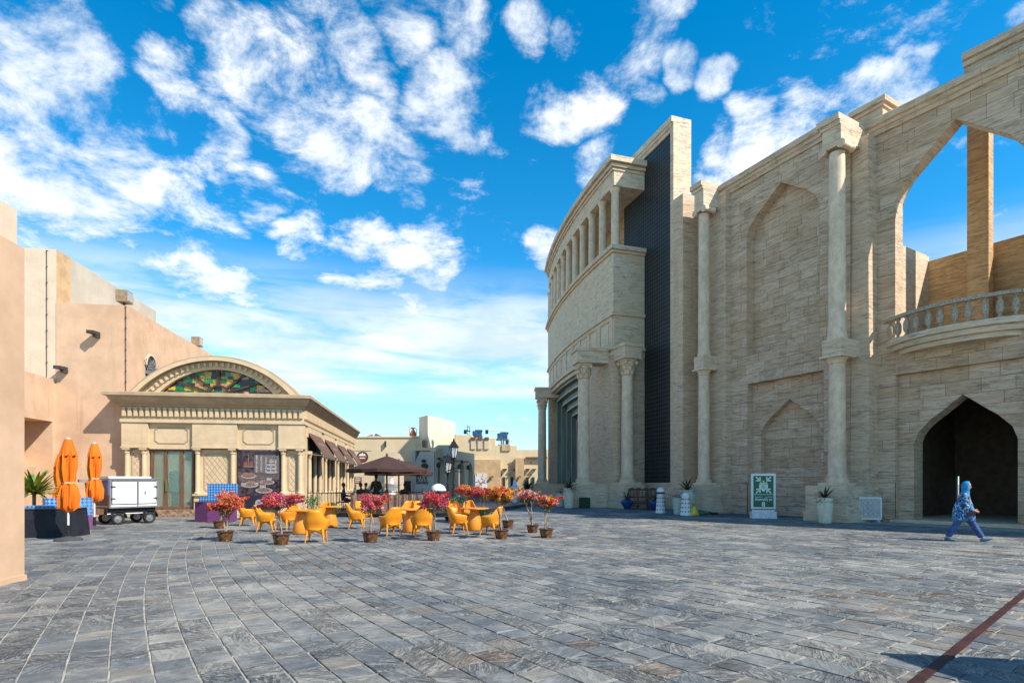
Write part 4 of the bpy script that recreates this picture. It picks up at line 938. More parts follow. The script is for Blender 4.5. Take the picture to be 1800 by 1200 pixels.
for i in range(22):
    px, py = rng.uniform(838, 854.5), rng.uniform(835, 860); a = rng.uniform(0, 6.28); x, z = X(px), zz(py, Y)
    MB().bar((x, Y - .735, z), (x + .35 * math.cos(a), Y - .735, z + .35 * math.sin(a)), .05, .03).build('mural_stroke', M('mural_red', (.40, .16, .18), .8), mu)
for px in (883.5, 897.5, 924, 935):
    MB().box(X(px), X(px + 4.6), Y - .06, Y, 0, zz(838, Y)).build('door', DARK, rh); MB().box(X(px), X(px + 7.5), Y - .35, Y, zz(825.5, Y), zz(823.5, Y)).build('door_canopy', WOOD, rh)
    MB().box(X(px - 1.5), X(px - .5), Y - .25, Y, zz(836, Y), zz(832, Y)).build('door_lamp', BLACK, rh)
for px, py in ((893.5, 815), (933, 812), (862, 838), (910, 838)): MB().bar((X(px), Y - .9, zz(py + 2, Y)), (X(px + 5), Y - .7, zz(py - 1, Y)), .28, .2).build('wall_spout', WOOD, rh)
MB().box(X(924), X(962), Y - .35, Y, zz(805.5, Y), zz(803, Y)).build('long_canopy', WOOD, rh)
# glass roof light and red vase on the roof
py_ = thing('glass_pyramid', 'blue glass pyramid roof light behind the sand house', 'skylight', (*spot(655, 75), 0))
x, y = spot(654, 75); z0, z1 = zz(769, 75), zz(759, 75)
m = MB(); m.add([(x - 1.7, y, z0), (x + 1.7, y, z0), (x + 1.7, y + 3.4, z0), (x - 1.7, y + 3.4, z0), (x, y + 1.7, z1)], [(0, 1, 4), (1, 2, 4), (2, 3, 4), (3, 0, 4)]); m.build('glazing', M('roof_glass', (.03, .09, .16), .15, .2, 2, 0), py_)
m = MB()
for p in ((x - 1.7, y), (x + 1.7, y), (x + 1.7, y + 3.4), (x - 1.7, y + 3.4), (x, y)): m.bar((p[0], p[1], z0), (x, y + 1.7, z1), .12)
m.box(x - 1.8, x + 1.8, y - .1, y + 3.5, z0 - 6.5, z0); m.build('frame', WHITE, py_)
vs = thing('red_roof_vase', 'dark red vase shaped ornament standing on the sand house roof', 'ornament', (*spot(726, 66), 0))
MB().lathe([(.25, 0), (.42, .25), (.45, .45), (.28, .7), (.14, .95), (.24, 1.2)], 14).build('vase_body', TERR, vs, (*spot(726, 66), zz(769, 66)), smooth=True)
h_ = MB(); p = spot(726, 66); z = zz(769, 66)
for s_ in (-1, 1): h_.tube([(p[0] + s_ * .2, p[1], z + 1.15), (p[0] + s_ * .42, p[1], z + .95), (p[0] + s_ * .42, p[1], z + .55)], .05, 6)
h_.build('vase_handle', TERR, vs)
# towers under construction
def tower(px, w, ytop, ynet, ybase, lab):
    Y = 420.0; t = thing('tower_under_construction', lab, 'tower', (*spot(px, Y), 0), 0, 'far towers under construction'); x = spot(px, Y)[0]; hw_ = w / 2 * Y / 1000; n = 8; zt = zz(ynet, Y); z = 0
    c = MB(); c.box(x - hw_ * .25, x + hw_ * .25, Y + 4, Y + 12, 0, zt); c.build('core', CONC, t)
    while z < zt:
        MB().box(x - hw_, x + hw_, Y, Y + 16, z, z + .6).build('floor_slab', CONC, t); z += 4.2
    for k in range(5): MB().box(x - hw_ + k * hw_ * .47, x - hw_ + k * hw_ * .47 + .8, Y + .2, Y + 1.0, 0, zt).build('pillar', CONC, t)
    MB().box(x - hw_ * .7, x + hw_ * .7, Y - .4, Y + 15, zt - .5, zz(ytop, Y)).build('safety_net', NET, t); MB().box(x - hw_ * .3, x + hw_ * .85, Y - .2, Y + 10, zz(ytop, Y), zz(ytop - 2, Y)).build('safety_net', NET, t)
tower(838, 22, 757, 765, 780, 'wider far tower wrapped in blue nets, left of the pale crane'); tower(883, 26, 761, 770, 792, 'far tower of open floors with a blue netted top, right of the pale crane')
def crane(px, ytop, yb, jl, jr, lab, mat):
    Y = 415.0; t = thing('tower_crane', lab, 'crane', (*spot(px, Y), 0), 0, 'far tower cranes'); x = spot(px, Y)[0]; zt = zz(ytop, Y)
    m = MB()
    for sx in (-.8, .8): m.bar((x + sx, Y, 0), (x + sx, Y, zt), .35)
    for k in range(14): m.bar((x - .8, Y, zt - 2.5 * k), (x + .8, Y, zt - 2.5 * k - 2.5), .25)
    m.build('mast', mat, t); zj = zt - 4
    j = MB(); j.bar((x - jl, Y, zj + .6), (x + jr, Y, zj), .8); j.bar((x, Y, zt), (x + jr * .8, Y, zj), .2); j.bar((x, Y, zt), (x - jl, Y, zj), .2); j.build('jib', mat, t); MB().box(x - jl - 1.5, x - jl + .8, Y - .8, Y + .8, zj - 2, zj + 1).build('counterweight', BLACK, t)
CR = M('crane_paint', (.62, .52, .36), .6); crane(865, 748, 770, 3.5, 10, 'pale tower crane with a long jib between the two far towers', CR); crane(823.5, 748, 768, 2, 1.5, 'thin dark crane mast left of the far towers', BLACK); crane(897, 766, 780, 2, 3, 'small crane rising at the right of the far towers', CR); crane(940, 783, 790, .8, .8, 'faint thin mast far off beside the stone column', CR)

# ================================================================== TERRACE
dk = thing('terrace_deck', 'low dark timber deck of the cafe terrace', 'deck', (*spot(680, 26.5), 0))
x0, x1 = spot(548, 26.2)[0], spot(806, 26.2)[0]
for i in range(26):
    y = 26.4 + i * .5; MB().box(x0 - .02 * i, x1 + .15 * i, y, y + .49, .03, .2).build('deck_board', DKWOOD, dk)
MB().box(x0, x1, 26.36, 26.4, .02, .2).build('deck_edge', BLACK, dk)
fe = thing('iron_railing', 'black iron railing round the cafe terrace', 'fence', (*spot(670, 26.6), 0))
def rail(px0, Ya, px1, Yb, top=1.12):
    a = Vector((*spot(px0, Ya), 0)); b = Vector((*spot(px1, Yb), 0)); n = int((b - a).length / .14)
    m = MB(); m.bar(a + Vector((0, 0, top)), b + Vector((0, 0, top)), .04); m.bar(a + Vector((0, 0, .35)), b + Vector((0, 0, .35)), .03); m.build('rail', BLACK, fe)
    for i in range(n + 1):
        p = a.lerp(b, i / n); q = MB(); big = i % 10 == 0
        q.tube([p + Vector((0, 0, .2)), p + Vector((0, 0, top + (.18 if big else .1))), p + Vector((0, 0, top + (.26 if big else .16)))], [.022 if big else .009, .022 if big else .009, .004], 5); q.build('baluster', BLACK, fe)
rail(541, 27.0, 622, 26.5); rail(742, 26.6, 800, 27.2); rail(622, 28.6, 742, 28.8)
STRIPE = M('weathered_plank', (.30, .18, .12), .85, .35, 3, .5, .01, stretch=(5, 5, .6)); STRIPE2 = M('dark_plank', (.13, .07, .05), .85, .3, 3, .5, .01, stretch=(5, 5, .6))
ws = thing('plank_screen', 'low screen of upright brown planks between the flowers and the terrace tables', 'screen', (*spot(680, 26.2), 0))
a, b = spot(616, 26.2)[0], spot(744, 26.2)[0]; n = 30
for i in range(n):
    x = a + (b - a) * i / n; MB().box(x, x + (b - a) / n - .015, 26.2 + rng.uniform(-.015, .015), 26.24, .16, 1.06 + rng.uniform(-.02, .02)).build('plank', STRIPE if i % 3 else STRIPE2, ws)
MB().box(a, b, 26.24, 26.30, .8, .9).build('batten', DKWOOD, ws)
# lantern post with two heads
lp = thing('lantern_post', 'ornate black twin lantern post right of the lettered wall', 'street lamp', (*spot(796, 27.5), 0))
def lantern(px, Y, ztop):
    p = spot(px, Y); z0 = ztop - .95; o = (*p, 0)
    m = MB(); m.lathe([(.22, 0), (.22, .15), (.16, .2), (.16, .7), (.1, .8), (.06, .95), (.05, 1.5), (.07, 1.55), (.05, 1.6), (.045, z0 - .1), (.08, z0 - .05), (.05, z0)], 10); po = m.build('post', BLACK, lp, o, smooth=True)
    for z in [1.1 + .25 * k for k in range(int((z0 - 1.2) / .25))]: MB().lathe([(.05, z), (.075, z + .03), (.05, z + .06)], 8).build('post_ring', BLACK, po, o)
    h = MB()
    for i in range(6):
        a = math.pi / 3 * i; h.bar((.12 * math.cos(a), .12 * math.sin(a), z0), (.21 * math.cos(a), .21 * math.sin(a), z0 + .5), .025)
    h.lathe([(.13, z0 - .02), (.13, z0 + .02)], 6); h.lathe([(.26, z0 + .5), (.24, z0 + .54), (.12, z0 + .72), (.10, z0 + .78), (.05, z0 + .80), (.04, z0 + .88), (.01, z0 + .95)], 6); h.build('lantern_cage', BLACK, po, o)
    MB().lathe([(.11, z0 + .02), (.19, z0 + .49)], 6).build('lantern_glass', LAMPG, po, o)
    return o
lantern(797.5, 27.5, 3.75); lantern(787, 28.5, 3.05)
m = MB()
for z in (2.15, 2.3): m.bar((spot(797.5, 27.5)[0] - .05, 27.5, z), (spot(797.5, 27.5)[0] + .42, 27.5, z - .03), .05)
m.bar((spot(797.5, 27.5)[0], 27.5, 2.25), (*spot(787, 28.5), 2.2), .05); m.build('cross_arm', BLACK, lp)

# ================================================================== YELLOW CHAIRS AND TABLES
def make_chair():
    t = thing('armchair', 'x', 'chair')
    nu, nv = 22, 8; vs = []; fs = []
    for i in range(nu + 1):
        u = -1 + 2 * i / nu; ph = u * R(132)
        k = min(1, max(0, (abs(ph) - R(36)) / R(34))); k = k * k * (3 - 2 * k)
        rim = .92 * (1 - k) + .64 * k - .04 * max(0, abs(u) - .75) / .25
        for j in range(nv + 1):
            v = j / nv; z = .34 + (rim - .34) * v
            hz = (z - .34) / .58
            rx = .265 + .075 * math.sin(min(1, hz * 2.0) * math.pi / 2) - .25 * max(0, hz - .46)
            ry = .25 + .05 * min(1, hz * 2) + .13 * max(0, hz - .25) * (1 - k)
            sx_, cx_ = math.sin(ph), math.cos(ph)
            vs.append((rx * math.copysign(abs(sx_) ** .75, sx_), ry * math.copysign(abs(cx_) ** .7, cx_), z))
    for i in range(nu):
        for j in range(nv): fs.append((i*(nv+1)+j, (i+1)*(nv+1)+j, (i+1)*(nv+1)+j+1, i*(nv+1)+j+1))
    me = MB().add(vs, fs).mesh('shell', YELLOW, True); o = place(bpy.data.objects.new('shell', me), t)
    md = o.modifiers.new('s', 'SOLIDIFY'); md.thickness = .03; md.offset = 0
    s_ = MB(); P = [(.29 * math.sin(a) * (1.0 if math.cos(a) > 0 else 1.05), .28 * math.cos(a) if math.cos(a) > 0 else .31 * math.cos(a)) for a in [2 * math.pi * i / 28 for i in range(28)]]
    s_.xy(P, .37, .43); s_.build('seat', YELLOW, t, smooth=True)
    ap = MB(); n = 32; vs = []; fs = []
    for i in range(n):
        a = 2 * math.pi * i / n; low = .33 - .10 * abs(math.sin(2 * a)) ** 1.5
        for q, (rr_, z) in enumerate(((.30, .40), (.275, .35), (.255, low))): vs.append((rr_ * 1.02 * math.sin(a), rr_ * 1.04 * math.cos(a), z))
    for i in range(n):
        for q in range(2): fs.append((i*3+q, ((i+1) % n)*3+q, ((i+1) % n)*3+q+1, i*3+q+1))
    me = ap.add(vs, fs).mesh('apron', YELLOW, True); o = place(bpy.data.objects.new('apron', me), t); md = o.modifiers.new('s', 'SOLIDIFY'); md.thickness = .02
    for sx in (-1, 1):
        for sy in (-1, 1): MB().tube([(sx*.19, sy*.17, .40), (sx*.215, sy*.195, .29), (sx*.24, sy*.235, .12), (sx*.255, sy*.265, .0)], [.06, .04, .022, .013], 10).build('leg', YELLOW, t, smooth=True)
    return t
def make_table():
    t = thing('cafe_table', 'x', 'table')
    sq = [(abs(math.cos(a)) ** .55 * (1 if math.cos(a) > 0 else -1) * .42, abs(math.sin(a)) ** .55 * (1 if math.sin(a) > 0 else -1) * .42) for a in [2 * math.pi * i / 36 for i in range(36)]]
    MB().xy(sq, .715, .745).build('table_top', YELLOW, t, smooth=True)
    MB().lathe([(.27, .012), (.28, .03), (.235, .3), (.185, .5), (.14, .66), (.22, .714)], 24).build('pedestal', ORANGE, t, smooth=True)
    return t
chair, table = make_chair(), make_table()
SC = .94
CH = [  # column, row, heading the chair faces (degrees, 0 = away from the camera, 90 = left), label
 (436, 924, -75, 'yellow plastic armchair nearest the purple planter, facing right'),
 (468, 934, -78, 'yellow plastic armchair facing right, behind the pot with the round red bush'),
 (506, 931, 60, 'yellow plastic armchair half hidden by the round red bush, left of the back-turned chair'),
 (556, 953, 8, 'yellow plastic armchair turned with its back to the camera, in front of its table'),
 (566, 924, 170, 'yellow plastic armchair facing the camera, beyond the back-turned chair'),
 (627, 929, -80, 'yellow plastic armchair facing right, left of the pink bush'),
 (640, 920, -120, 'yellow plastic armchair just behind the right-facing chair left of the pink bush'),
 (686, 942, 40, 'yellow plastic armchair with its low side to the camera, right of the pink bush'),
 (717, 920, 178, 'yellow plastic armchair facing the camera behind the middle table'),
 (741, 943, 20, 'yellow plastic armchair dappled by bush shadow, back to the camera'),
 (742, 920, -140, 'yellow plastic armchair mostly hidden behind the dappled chair'),
 (806, 938, -70, 'yellow plastic armchair facing right toward the right-hand table'),
 (802, 918, -150, 'yellow plastic armchair behind the right-facing chair of the right-hand table'),
 (823, 917, 180, 'yellow plastic armchair facing the camera behind the right-hand table'),
 (862, 940, 70, 'yellow plastic armchair facing left, right of the right-hand table')]
for i, (px, py, hd, lab) in enumerate(CH): spawn(chair, i == 0, (*ground_at(px, py), .014), R(180 + hd) if False else R(hd + 180), lab, 'yellow armchairs on the plaza', (SC, SC, SC))
TB_ = [(530, 938, 'square yellow table beside the back-turned chair'), (580, 926, 'square yellow table at the back, by the black railing'), (722, 935, 'square yellow table between the pink bush and the red bush'), (834, 932, 'square yellow table at the right of the seating, with an orange foot'), (800, 922, 'yellow table hidden behind the right-facing chair')]
for i, (px, py, lab) in enumerate(TB_[:4]): spawn(table, i == 0, (*ground_at(px, py), .014), R(20 * i), lab, 'yellow cafe tables', None)

# ================================================================== POTTED FLOWER BUSHES
MAG, RED, ORA, YEL, PNK, WHT, COR = (.66, .025, .15), (.66, .025, .035), (.82, .17, .02), (.86, .42, .02), (.80, .20, .28), (.85, .62, .60), (.80, .12, .06)
def bush(px, py, cw, ch, cz, pal, lab, sc=1.0, lean=0.0, sd=1):
    g_ = random.Random(sd); p = (*ground_at(px, py), .012); t = thing('potted_flower_bush', lab, 'potted plant', p, g_.uniform(0, 6), 'flower bushes in brown pots')
    W8 = lambda a, z: 1 + .02 * math.cos(8 * a) * (z > .2)
    pt = MB().lathe([(.15*sc, 0), (.16*sc, .01), (.185*sc, .12*sc), (.205*sc, .20*sc), (.20*sc, .225*sc), (.235*sc, .25*sc), (.24*sc, .275*sc), (.205*sc, .285*sc), (.19*sc, .24*sc)], 32, wob=W8).build('pot', GLAZE, t, p, smooth=True)
    MB().lathe([(.19*sc, .0), (.20*sc, .012), (.15*sc, .016)], 20).build('saucer', GLAZE, t, p)
    MB().lathe([(.192*sc, .225*sc), (.10*sc, .25*sc), (.01, .255*sc)], 14).build('soil', SOIL, t, p)
    tips = []
    for k in range(g_.choice((2, 3))):
        a = g_.uniform(0, 6.28); q = [(0, 0, .22*sc)]; n = 6
        for i in range(1, n + 1):
            f = i / n; q.append((math.cos(a) * (.02 + .20 * f * f * cw) + lean * f + g_.uniform(-.018, .018), math.sin(a) * (.02 + .2 * f * f * cw) + g_.uniform(-.018, .018), .22*sc + (cz - .25 - .12*ch) * f))
        MB().tube([(x + .02 * math.cos(k * 2), y + .02 * math.sin(k * 2), z) for x, y, z in q], [.024 - .0025 * i for i in range(n + 1)], 7).build('trunk', BARK, t, p, smooth=True); tips.append(q[-1])
        for _ in range(4):
            e = (q[-2][0] + g_.uniform(-.5, .5) * cw * .7, q[-2][1] + g_.uniform(-.5, .5) * cw * .7, cz + g_.uniform(-.3, .3) * ch); MB().tube([q[-2], ((q[-2][0] + e[0]) / 2, (q[-2][1] + e[1]) / 2, (q[-2][2] + e[2]) / 2 + .04), e], [.012, .008, .004], 5).build('branch', BARK, t, p)
    # clumps inside the crown give the uneven outline
    cl = []
    for _ in range(19):
        while True:
            x, y, z = g_.uniform(-1, 1), g_.uniform(-1, 1), g_.uniform(-1, 1)
            if .15 < x*x + y*y + z*z < 1: break
        cl.append((x * cw * .40 + lean, y * cw * .40, cz + z * ch * .36, g_.uniform(.20, .34) * cw * .62, g_.choice(pal)))
    for _ in range(7):                     # shoots that stick out of the crown
        a = g_.uniform(0, 6.28); e = g_.uniform(-.35, .9); l = g_.uniform(.45, .72)
        for q in range(4):
            f = .55 + .15 * q; cl.append((math.cos(a) * cw * l * f + lean, math.sin(a) * cw * l * f, cz + ch * .55 * e * f - .05 * f * f, cw * (.075 - .012 * q), g_.choice(pal)))
    fl, lf = MB(), MB()
    def leafq(mb, c, s, c3):
        n = Vector((g_.gauss(0, 1), g_.gauss(0, 1), g_.gauss(.4, 1))).normalized(); u = n.cross(Vector((g_.gauss(0, 1), g_.gauss(0, 1), g_.gauss(0, 1)))).normalized(); v = n.cross(u); c = Vector(c)
        mb.add([c - u * s, c + v * s * .55 + n * s * .2, c + u * s, c - v * s * .55 + n * s * .2], [(0, 1, 2, 3)], c=c3)
    for x, y, z, rr_, cc in cl:
        for _ in range(int(80 + 480 * rr_)):
            d = Vector((g_.gauss(0, 1), g_.gauss(0, 1), g_.gauss(0, 1))).normalized() * rr_ * g_.random() ** .4
            P = (x + d.x, y + d.y, z + d.z * .85)
            low = (P[2] - (cz - ch * .5)) / ch
            if g_.random() < (.82 if low < .30 else .24): leafq(lf, P, g_.uniform(.018, .034), None)
            else:
                c3 = cc if g_.random() < .7 else g_.choice(pal); f = g_.uniform(.7, 1.2); c3 = tuple(min(1, q * f) for q in c3)
                for _k in range(2): leafq(fl, (P[0] + g_.uniform(-.012, .012), P[1] + g_.uniform(-.012, .012), P[2] + g_.uniform(-.012, .012)), g_.uniform(.016, .028), c3)
    tag(fl.build('flowers', PETAL, t, p, fix=False, colr=True), kind='stuff'); tag(lf.build('leaves', LEAF, t, p, fix=False), kind='stuff')
bush(396, 951, .95, .62, .98, [ORA, COR, ORA, RED, PNK], 'flower bush of orange blooms in a brown pot beside the purple planter', 1.0, .03, 1)
bush(386, 929, .7, .5, 1.12, [PNK, MAG, ORA, WHT], 'small pink flower bush in the pot just behind the orange one by the purple planter', 1.0, .2, 2)
bush(494, 957, .92, .52, 1.08, [RED, MAG, PNK, RED, COR], 'round crimson flower bush in the brown pot nearest the camera', 1.0, 0, 3)
bush(651, 953, .82, .70, 1.02, [MAG, PNK, MAG, COR, ORA], 'magenta flower bush in a brown pot in front of the plank screen', 1.0, .05, 4)
bush(762, 950, .80, .62, 1.05, [RED, MAG, COR, RED, PNK], 'red and magenta flower bush in a brown pot in front of the dappled chair', .95, 0, 5)
bush(881, 947, .86, .52, 1.22, [YEL, ORA, ORA, RED, YEL], 'yellow and orange flower bush in the brown pot right of the last chair', .95, .0, 6)
bush(893, 928, .85, .5, 1.20, [RED, ORA, COR, MAG], 'red flower bush in the pot behind the yellow and orange one', .98, -.25, 7)
bush(848, 921, .95, .5, 1.15, [COR, ORA, MAG, RED], 'coral flower bush behind the right-hand table', .95, 0, 8)
bush(818, 917, .9, .5, 1.25, [MAG, ORA, YEL, COR], 'mixed flower bush just right of the lantern post, behind the chairs', .95, 0, 9)
bush(936, 936, .68, .45, 1.14, [PNK, YEL, WHT, ORA, PNK], 'pale pink and yellow flower bush on two bare stems, second pot from the right', .9, -.14, 10)
bush(960, 945, .70, .42, 1.02, [RED, YEL, COR, RED, PNK], 'red and yellow flower bush in the rightmost brown pot', .95, .06, 11)

# ================================================================== LEFT CORNER: PARASOLS, COUNTERS, CART
def closed_parasol(px, py, h, lab, sd):
    g_ = random.Random(sd); p = (*ground_at(px, py), .012); t = thing('closed_parasol', lab, 'parasol', p, g_.uniform(0, 1), 'closed orange parasols')
    MB().lathe([(.33, 0), (.33, .03), (.28, .07), (.08, .10), (.05, .12)], 24).build('base', M('base_granite', (.06, .065, .065), .6, .3, 20, .3), t, p, smooth=True)
    MB().tube([(0, 0, .1), (0, 0, .42)], .045, 12).build('pole_socket', BLACK, t, p); MB().tube([(0, 0, .42), (0, 0, h - .05)], .026, 10).build('pole', WHITE, t, p)
    n = 56; zt = h; prof = [(zt - 1.92, .05), (zt - 1.80, .19), (zt - 1.58, .205), (zt - 1.32, .165), (zt - 1.20, .115), (zt - 1.10, .135), (zt - .8, .165), (zt - .45, .16), (zt - .32, .145)]
    vs = []; fs = []; m_ = len(prof)
    for i in range(n):
        a = 2 * math.pi * i / n; ph = g_.uniform(-.3, .3)
        for q, (z, r_) in enumerate(prof):
            fold = 1 + .26 * math.cos(6 * a + z * 1.6) + .12 * math.cos(13 * a - z * 2.4 + ph)
            dz = -.10 * abs(math.sin(3 * a)) if q <= 1 else 0
            vs.append((r_ * fold * math.cos(a), r_ * fold * math.sin(a), z + dz))
    for i in range(n):
        for q in range(m_ - 1): fs.append((i*m_+q, ((i+1) % n)*m_+q, ((i+1) % n)*m_+q+1, i*m_+q+1))
    MB().add(vs, fs).build('folded_canopy', CANVAS, t, p, smooth=True)
    cv = MB(); prof = [(zt - .42, .19), (zt - .36, .18), (zt - .1, .115), (zt, .085), (zt + .01, .01)]; vs = []; fs = []; m_ = len(prof)
    for i in range(n):
        a = 2 * math.pi * i / n
        for q, (z, r_) in enumerate(prof):
            f = 1 + .07 * math.cos(6 * a + 1) * (1 - q / 4) + .06 * math.cos(11 * a) * (1 - q / 4); vs.append((r_ * f * math.cos(a), r_ * f * math.sin(a), z - (.05 * abs(math.sin(4 * a + .6)) if q == 0 else 0)))
    for i in range(n):
        for q in range(m_ - 1): fs.append((i*m_+q, ((i+1) % n)*m_+q, ((i+1) % n)*m_+q+1, i*m_+q+1))
    MB().add(vs, fs).build('vent_cap', CANVAS, t, p, smooth=True)
    MB().lathe([(.135, zt - 1.22), (.145, zt - 1.20), (.135, zt - 1.18)], 20).build('tie_strap', M('pale_strap', (.7, .5, .35), .8), t, p)
    MB().lathe([(.05, zt), (.06, zt + .03), (.02, zt + .05)], 10).build('finial', WHITE, t, p)
closed_parasol(120, 950, 2.78, 'closed orange parasol nearest the camera, largest of the three', 1)
closed_parasol(166, 930, 2.92, 'closed orange parasol on the right, beside the white cart', 2)
closed_parasol(107, 926, 2.62, 'closed orange parasol half hidden behind the nearest one', 3)
p = ground_at(72, 945); ct_ = thing('draped_counter', 'long counter draped in black cloth at the corner of the nearest building', 'counter', (*p, 0))
o_ = ((p[0], p[1], 0), R(8)); MB().hexa([(-2.4, -.1, .012), (.78, -.1, .012), (.82, .9, .012), (-2.4, .9, .012), (-2.4, 0, .84), (.72, 0, .84), (.72, .9, .84), (-2.4, .9, .84)]).build('black_cloth', M('black_cloth', (.012, .013, .02), .7, .3, 3, .5, .03), ct_, *o_)
MB().box(-2.4, .76, -.03, .93, .842, .87).build('counter_top', M('grey_top', (.20, .22, .25), .5), ct_, *o_)
CHK = None
def checker(name, c0, c1, s):
    m, nt, b = new_mat(name); v = mapping(nt, nd(nt, 'ShaderNodeTexCoord').outputs['Object'], (1, 1, 1), (0, R(45), 0)); ch = nd(nt, 'ShaderNodeTexChecker'); lk(nt, v, ch.inputs['Vector'])
    ch.inputs['Scale'].default_value = s; ch.inputs[1].default_value = (*c0, 1); ch.inputs[2].default_value = (*c1, 1); lk(nt, ch.outputs[0], b.inputs['Base Color']); b.inputs['Roughness'].default_value = .5
    MATS[name] = m; return m
CHK = checker('blue_lattice_print', (.015, .08, .30), (.13, .36, .62), 13); CHKD = checker('navy_lattice_print', (.05, .06, .16), (.12, .13, .30), 22)
MB().box(-.5, .5, .05, .75, .872, .93).build('patterned_tray', CHK, ct_, *o_)
p = ground_at(134, 938); sd_ = thing('promotion_stand', 'low stand with blue lattice print, purple foot and a round blue badge', 'stand', (*p, 0)); o_ = ((p[0], p[1], 0), R(48))
MB().box(-.75, .42, 0, .5, .12, .58).build('foot_panel', PURPLE, sd_, *o_); MB().box(-.75, .42, 0, .5, .582, 1.12).build('print_panel', CHK, sd_, *o_)
MB().xz([(.02 + .17 * math.cos(a), .72 + .30 * math.sin(a)) for a in [2 * math.pi * i / 24 for i in range(24)]], -.02, -.003).build('badge', M('badge_blue', (.05, .38, .75), .5), sd_, *o_)
MB().xz([(.02 + .10 * math.cos(a), .74 + .10 * math.sin(a)) for a in [math.pi * i / 12 for i in range(13)]], -.026, -.021).build('badge_emblem', M('badge_ink', (.02, .10, .30), .5), sd_, *o_); MB().box(-.08, .12, -.026, -.021, .66, .70).build('badge_lettering', MATS['badge_ink'], sd_, *o_)
for x in (-.7, .36): MB().box(x - .03, x + .03, .05, .11, .012, .12).build('leg', STEEL, sd_, *o_)
MB().xz([(-.55, .3), (-.35, .42), (-.38, .62), (-.6, .5)], -.06, -.05).build('paper_sheet', WHITE, sd_, *o_)
# broad leaved plant behind the counter
def rosette(name, lab, cat, p, n, L, wd, pot, mats, up=.55, sd=3, group=None):
    g_ = random.Random(sd); t = thing(name, lab, cat, p, 0, group); z0 = pot(t, p)
    for i in range(n):
        a = 2.4 * i + g_.uniform(-.2, .2); el = R(g_.uniform(12, 85)) if up is None else R(88 - 80 * (i / n) ** up); l = L * g_.uniform(.75, 1.1); ca, sa = math.cos(a), math.sin(a); vs = []; fs = []; ns = 6
        for k in range(ns + 1):
            f = k / ns; e = el - R(65) * f * f * (1 - el / R(110)); rr_ = l * f * math.cos(el * (1 - .25 * f)); z = z0 + l * math.sin(el) * f - .45 * l * f * f * (1 - math.sin(el) * .8); w = wd * (math.sin(math.pi * min(1, f * .92 + .10)) ** .7) * (1 if k < ns else .12)
            for s_, dz in ((-1, .2 * w), (0, 0), (1, .2 * w)): vs.append((rr_ * ca - s_ * w * sa, rr_ * sa + s_ * w * ca, z + dz))
        for k in range(ns):
            for q in range(2): fs.append((k*3+q, k*3+q+1, (k+1)*3+q+1, (k+1)*3+q))
        MB().add(vs, fs).build('leaf', mats[i % len(mats)], t, p, smooth=True, fix=False)
    return t
YL = M('yellow_leaf', (.36, .34, .04), .5, .3, 9, .1); GL = M('dracaena_leaf', (.07, .16, .03), .5, .3, 9, .1)
def pot_box(t, p): MB().lathe([(.26, 0), (.34, .5), (.36, .55), (.30, .56)], 20).build('pot', BLACK, t, p, smooth=True); MB().tube([(0, 0, .5), (0, 0, 1.25)], .05, 8).build('stem', BARK, t, p); return 1.2
rosette('leafy_plant', 'bushy plant with yellow-green strap leaves behind the black counter', 'plant', (*spot(60, 18.4), .01), 120, 1.0, .05, pot_box, [YL, GL, YL], .75, 4)
# white cart on wheels
p = ground_at(214, 923); cart = thing('vending_cart', 'white box cart on black wheels with printed end, beside the cafe door', 'cart', (*p, 0)); o_ = ((p[0] - .15, p[1] + .35, 0), R(56))
MB().box(-.45, 1.15, 0, 1.25, .70, 1.72).build('body', WHITE, cart, *o_)
for x0, x1 in ((-.40, .43), (.50, 1.10)):
    d_ = MB().box(x0, x1, -.03, -.002, .80, 1.64).build('door', WHITE, cart, *o_)
    sm = MB()
    for bx in ((x0 - .02, x1 + .02, -.012, -.001, .77, .80), (x0 - .02, x1 + .02, -.012, -.001, 1.64, 1.67), (x0 - .025, x0, -.012, -.001, .77, 1.67), (x1, x1 + .025, -.012, -.001, .77, 1.67)): sm.box(*bx)
    sm.build('door_seal', BLACK, d_, *o_)
    for z in (1.0, 1.45): MB().box((x0 - .06) if x0 < 0 else (x1 - .08), (x0 + .10) if x0 < 0 else (x1 + .06), -.05, -.031, z - .02, z + .02).build('hinge', BLACK, d_, *o_)
MB().tube([(.465, -.06, .72), (.465, -.06, 1.70)], .018, 8).build('lock_bar', STEEL, cart, *o_); MB().box(.70, .73, -.06, -.031, 1.15, 1.27).build('latch', BLACK, cart, *o_)
for i, bx in enumerate(((-.50, -.445, -.04, 1.28, .66, 1.76), (1.145, 1.20, -.04, 1.28, .66, 1.76), (-.50, 1.20, -.05, 1.28, .64, .70), (-.50, 1.20, -.05, 1.28, 1.722, 1.77))): MB().box(*bx).build('edge_trim', STEEL, cart, *o_)
MB().box(-.48, 1.0, .1, 1.2, 1.772, 1.84).build('roof_lid', WHITE, cart, *o_)
MB().box(-.53, -.505, .03, 1.2, .72, 1.14).build('end_foot_panel', M('maroon_panel', (.10, .03, .04), .5), cart, *o_); MB().box(-.53, -.505, .03, 1.2, 1.142, 1.70).build('end_print_panel', CHKD, cart, *o_)
ell = lambda ry_, rz_, z_, n_=24: [(.6 + ry_ * math.cos(a), z_ + rz_ * math.sin(a)) for a in [2 * math.pi * i / n_ for i in range(n_)]]
MB().yz(ell(.26, .30, 1.2), -.542, -.531).build('badge', M('badge_pale', (.35, .55, .75), .5), cart, *o_); MB().yz(ell(.16, .04, 1.17), -.548, -.543).build('badge_lettering', MATS['badge_ink'], cart, *o_); MB().yz(ell(.10, .08, 1.30), -.548, -.543).build('badge_emblem', MATS['badge_ink'], cart, *o_)
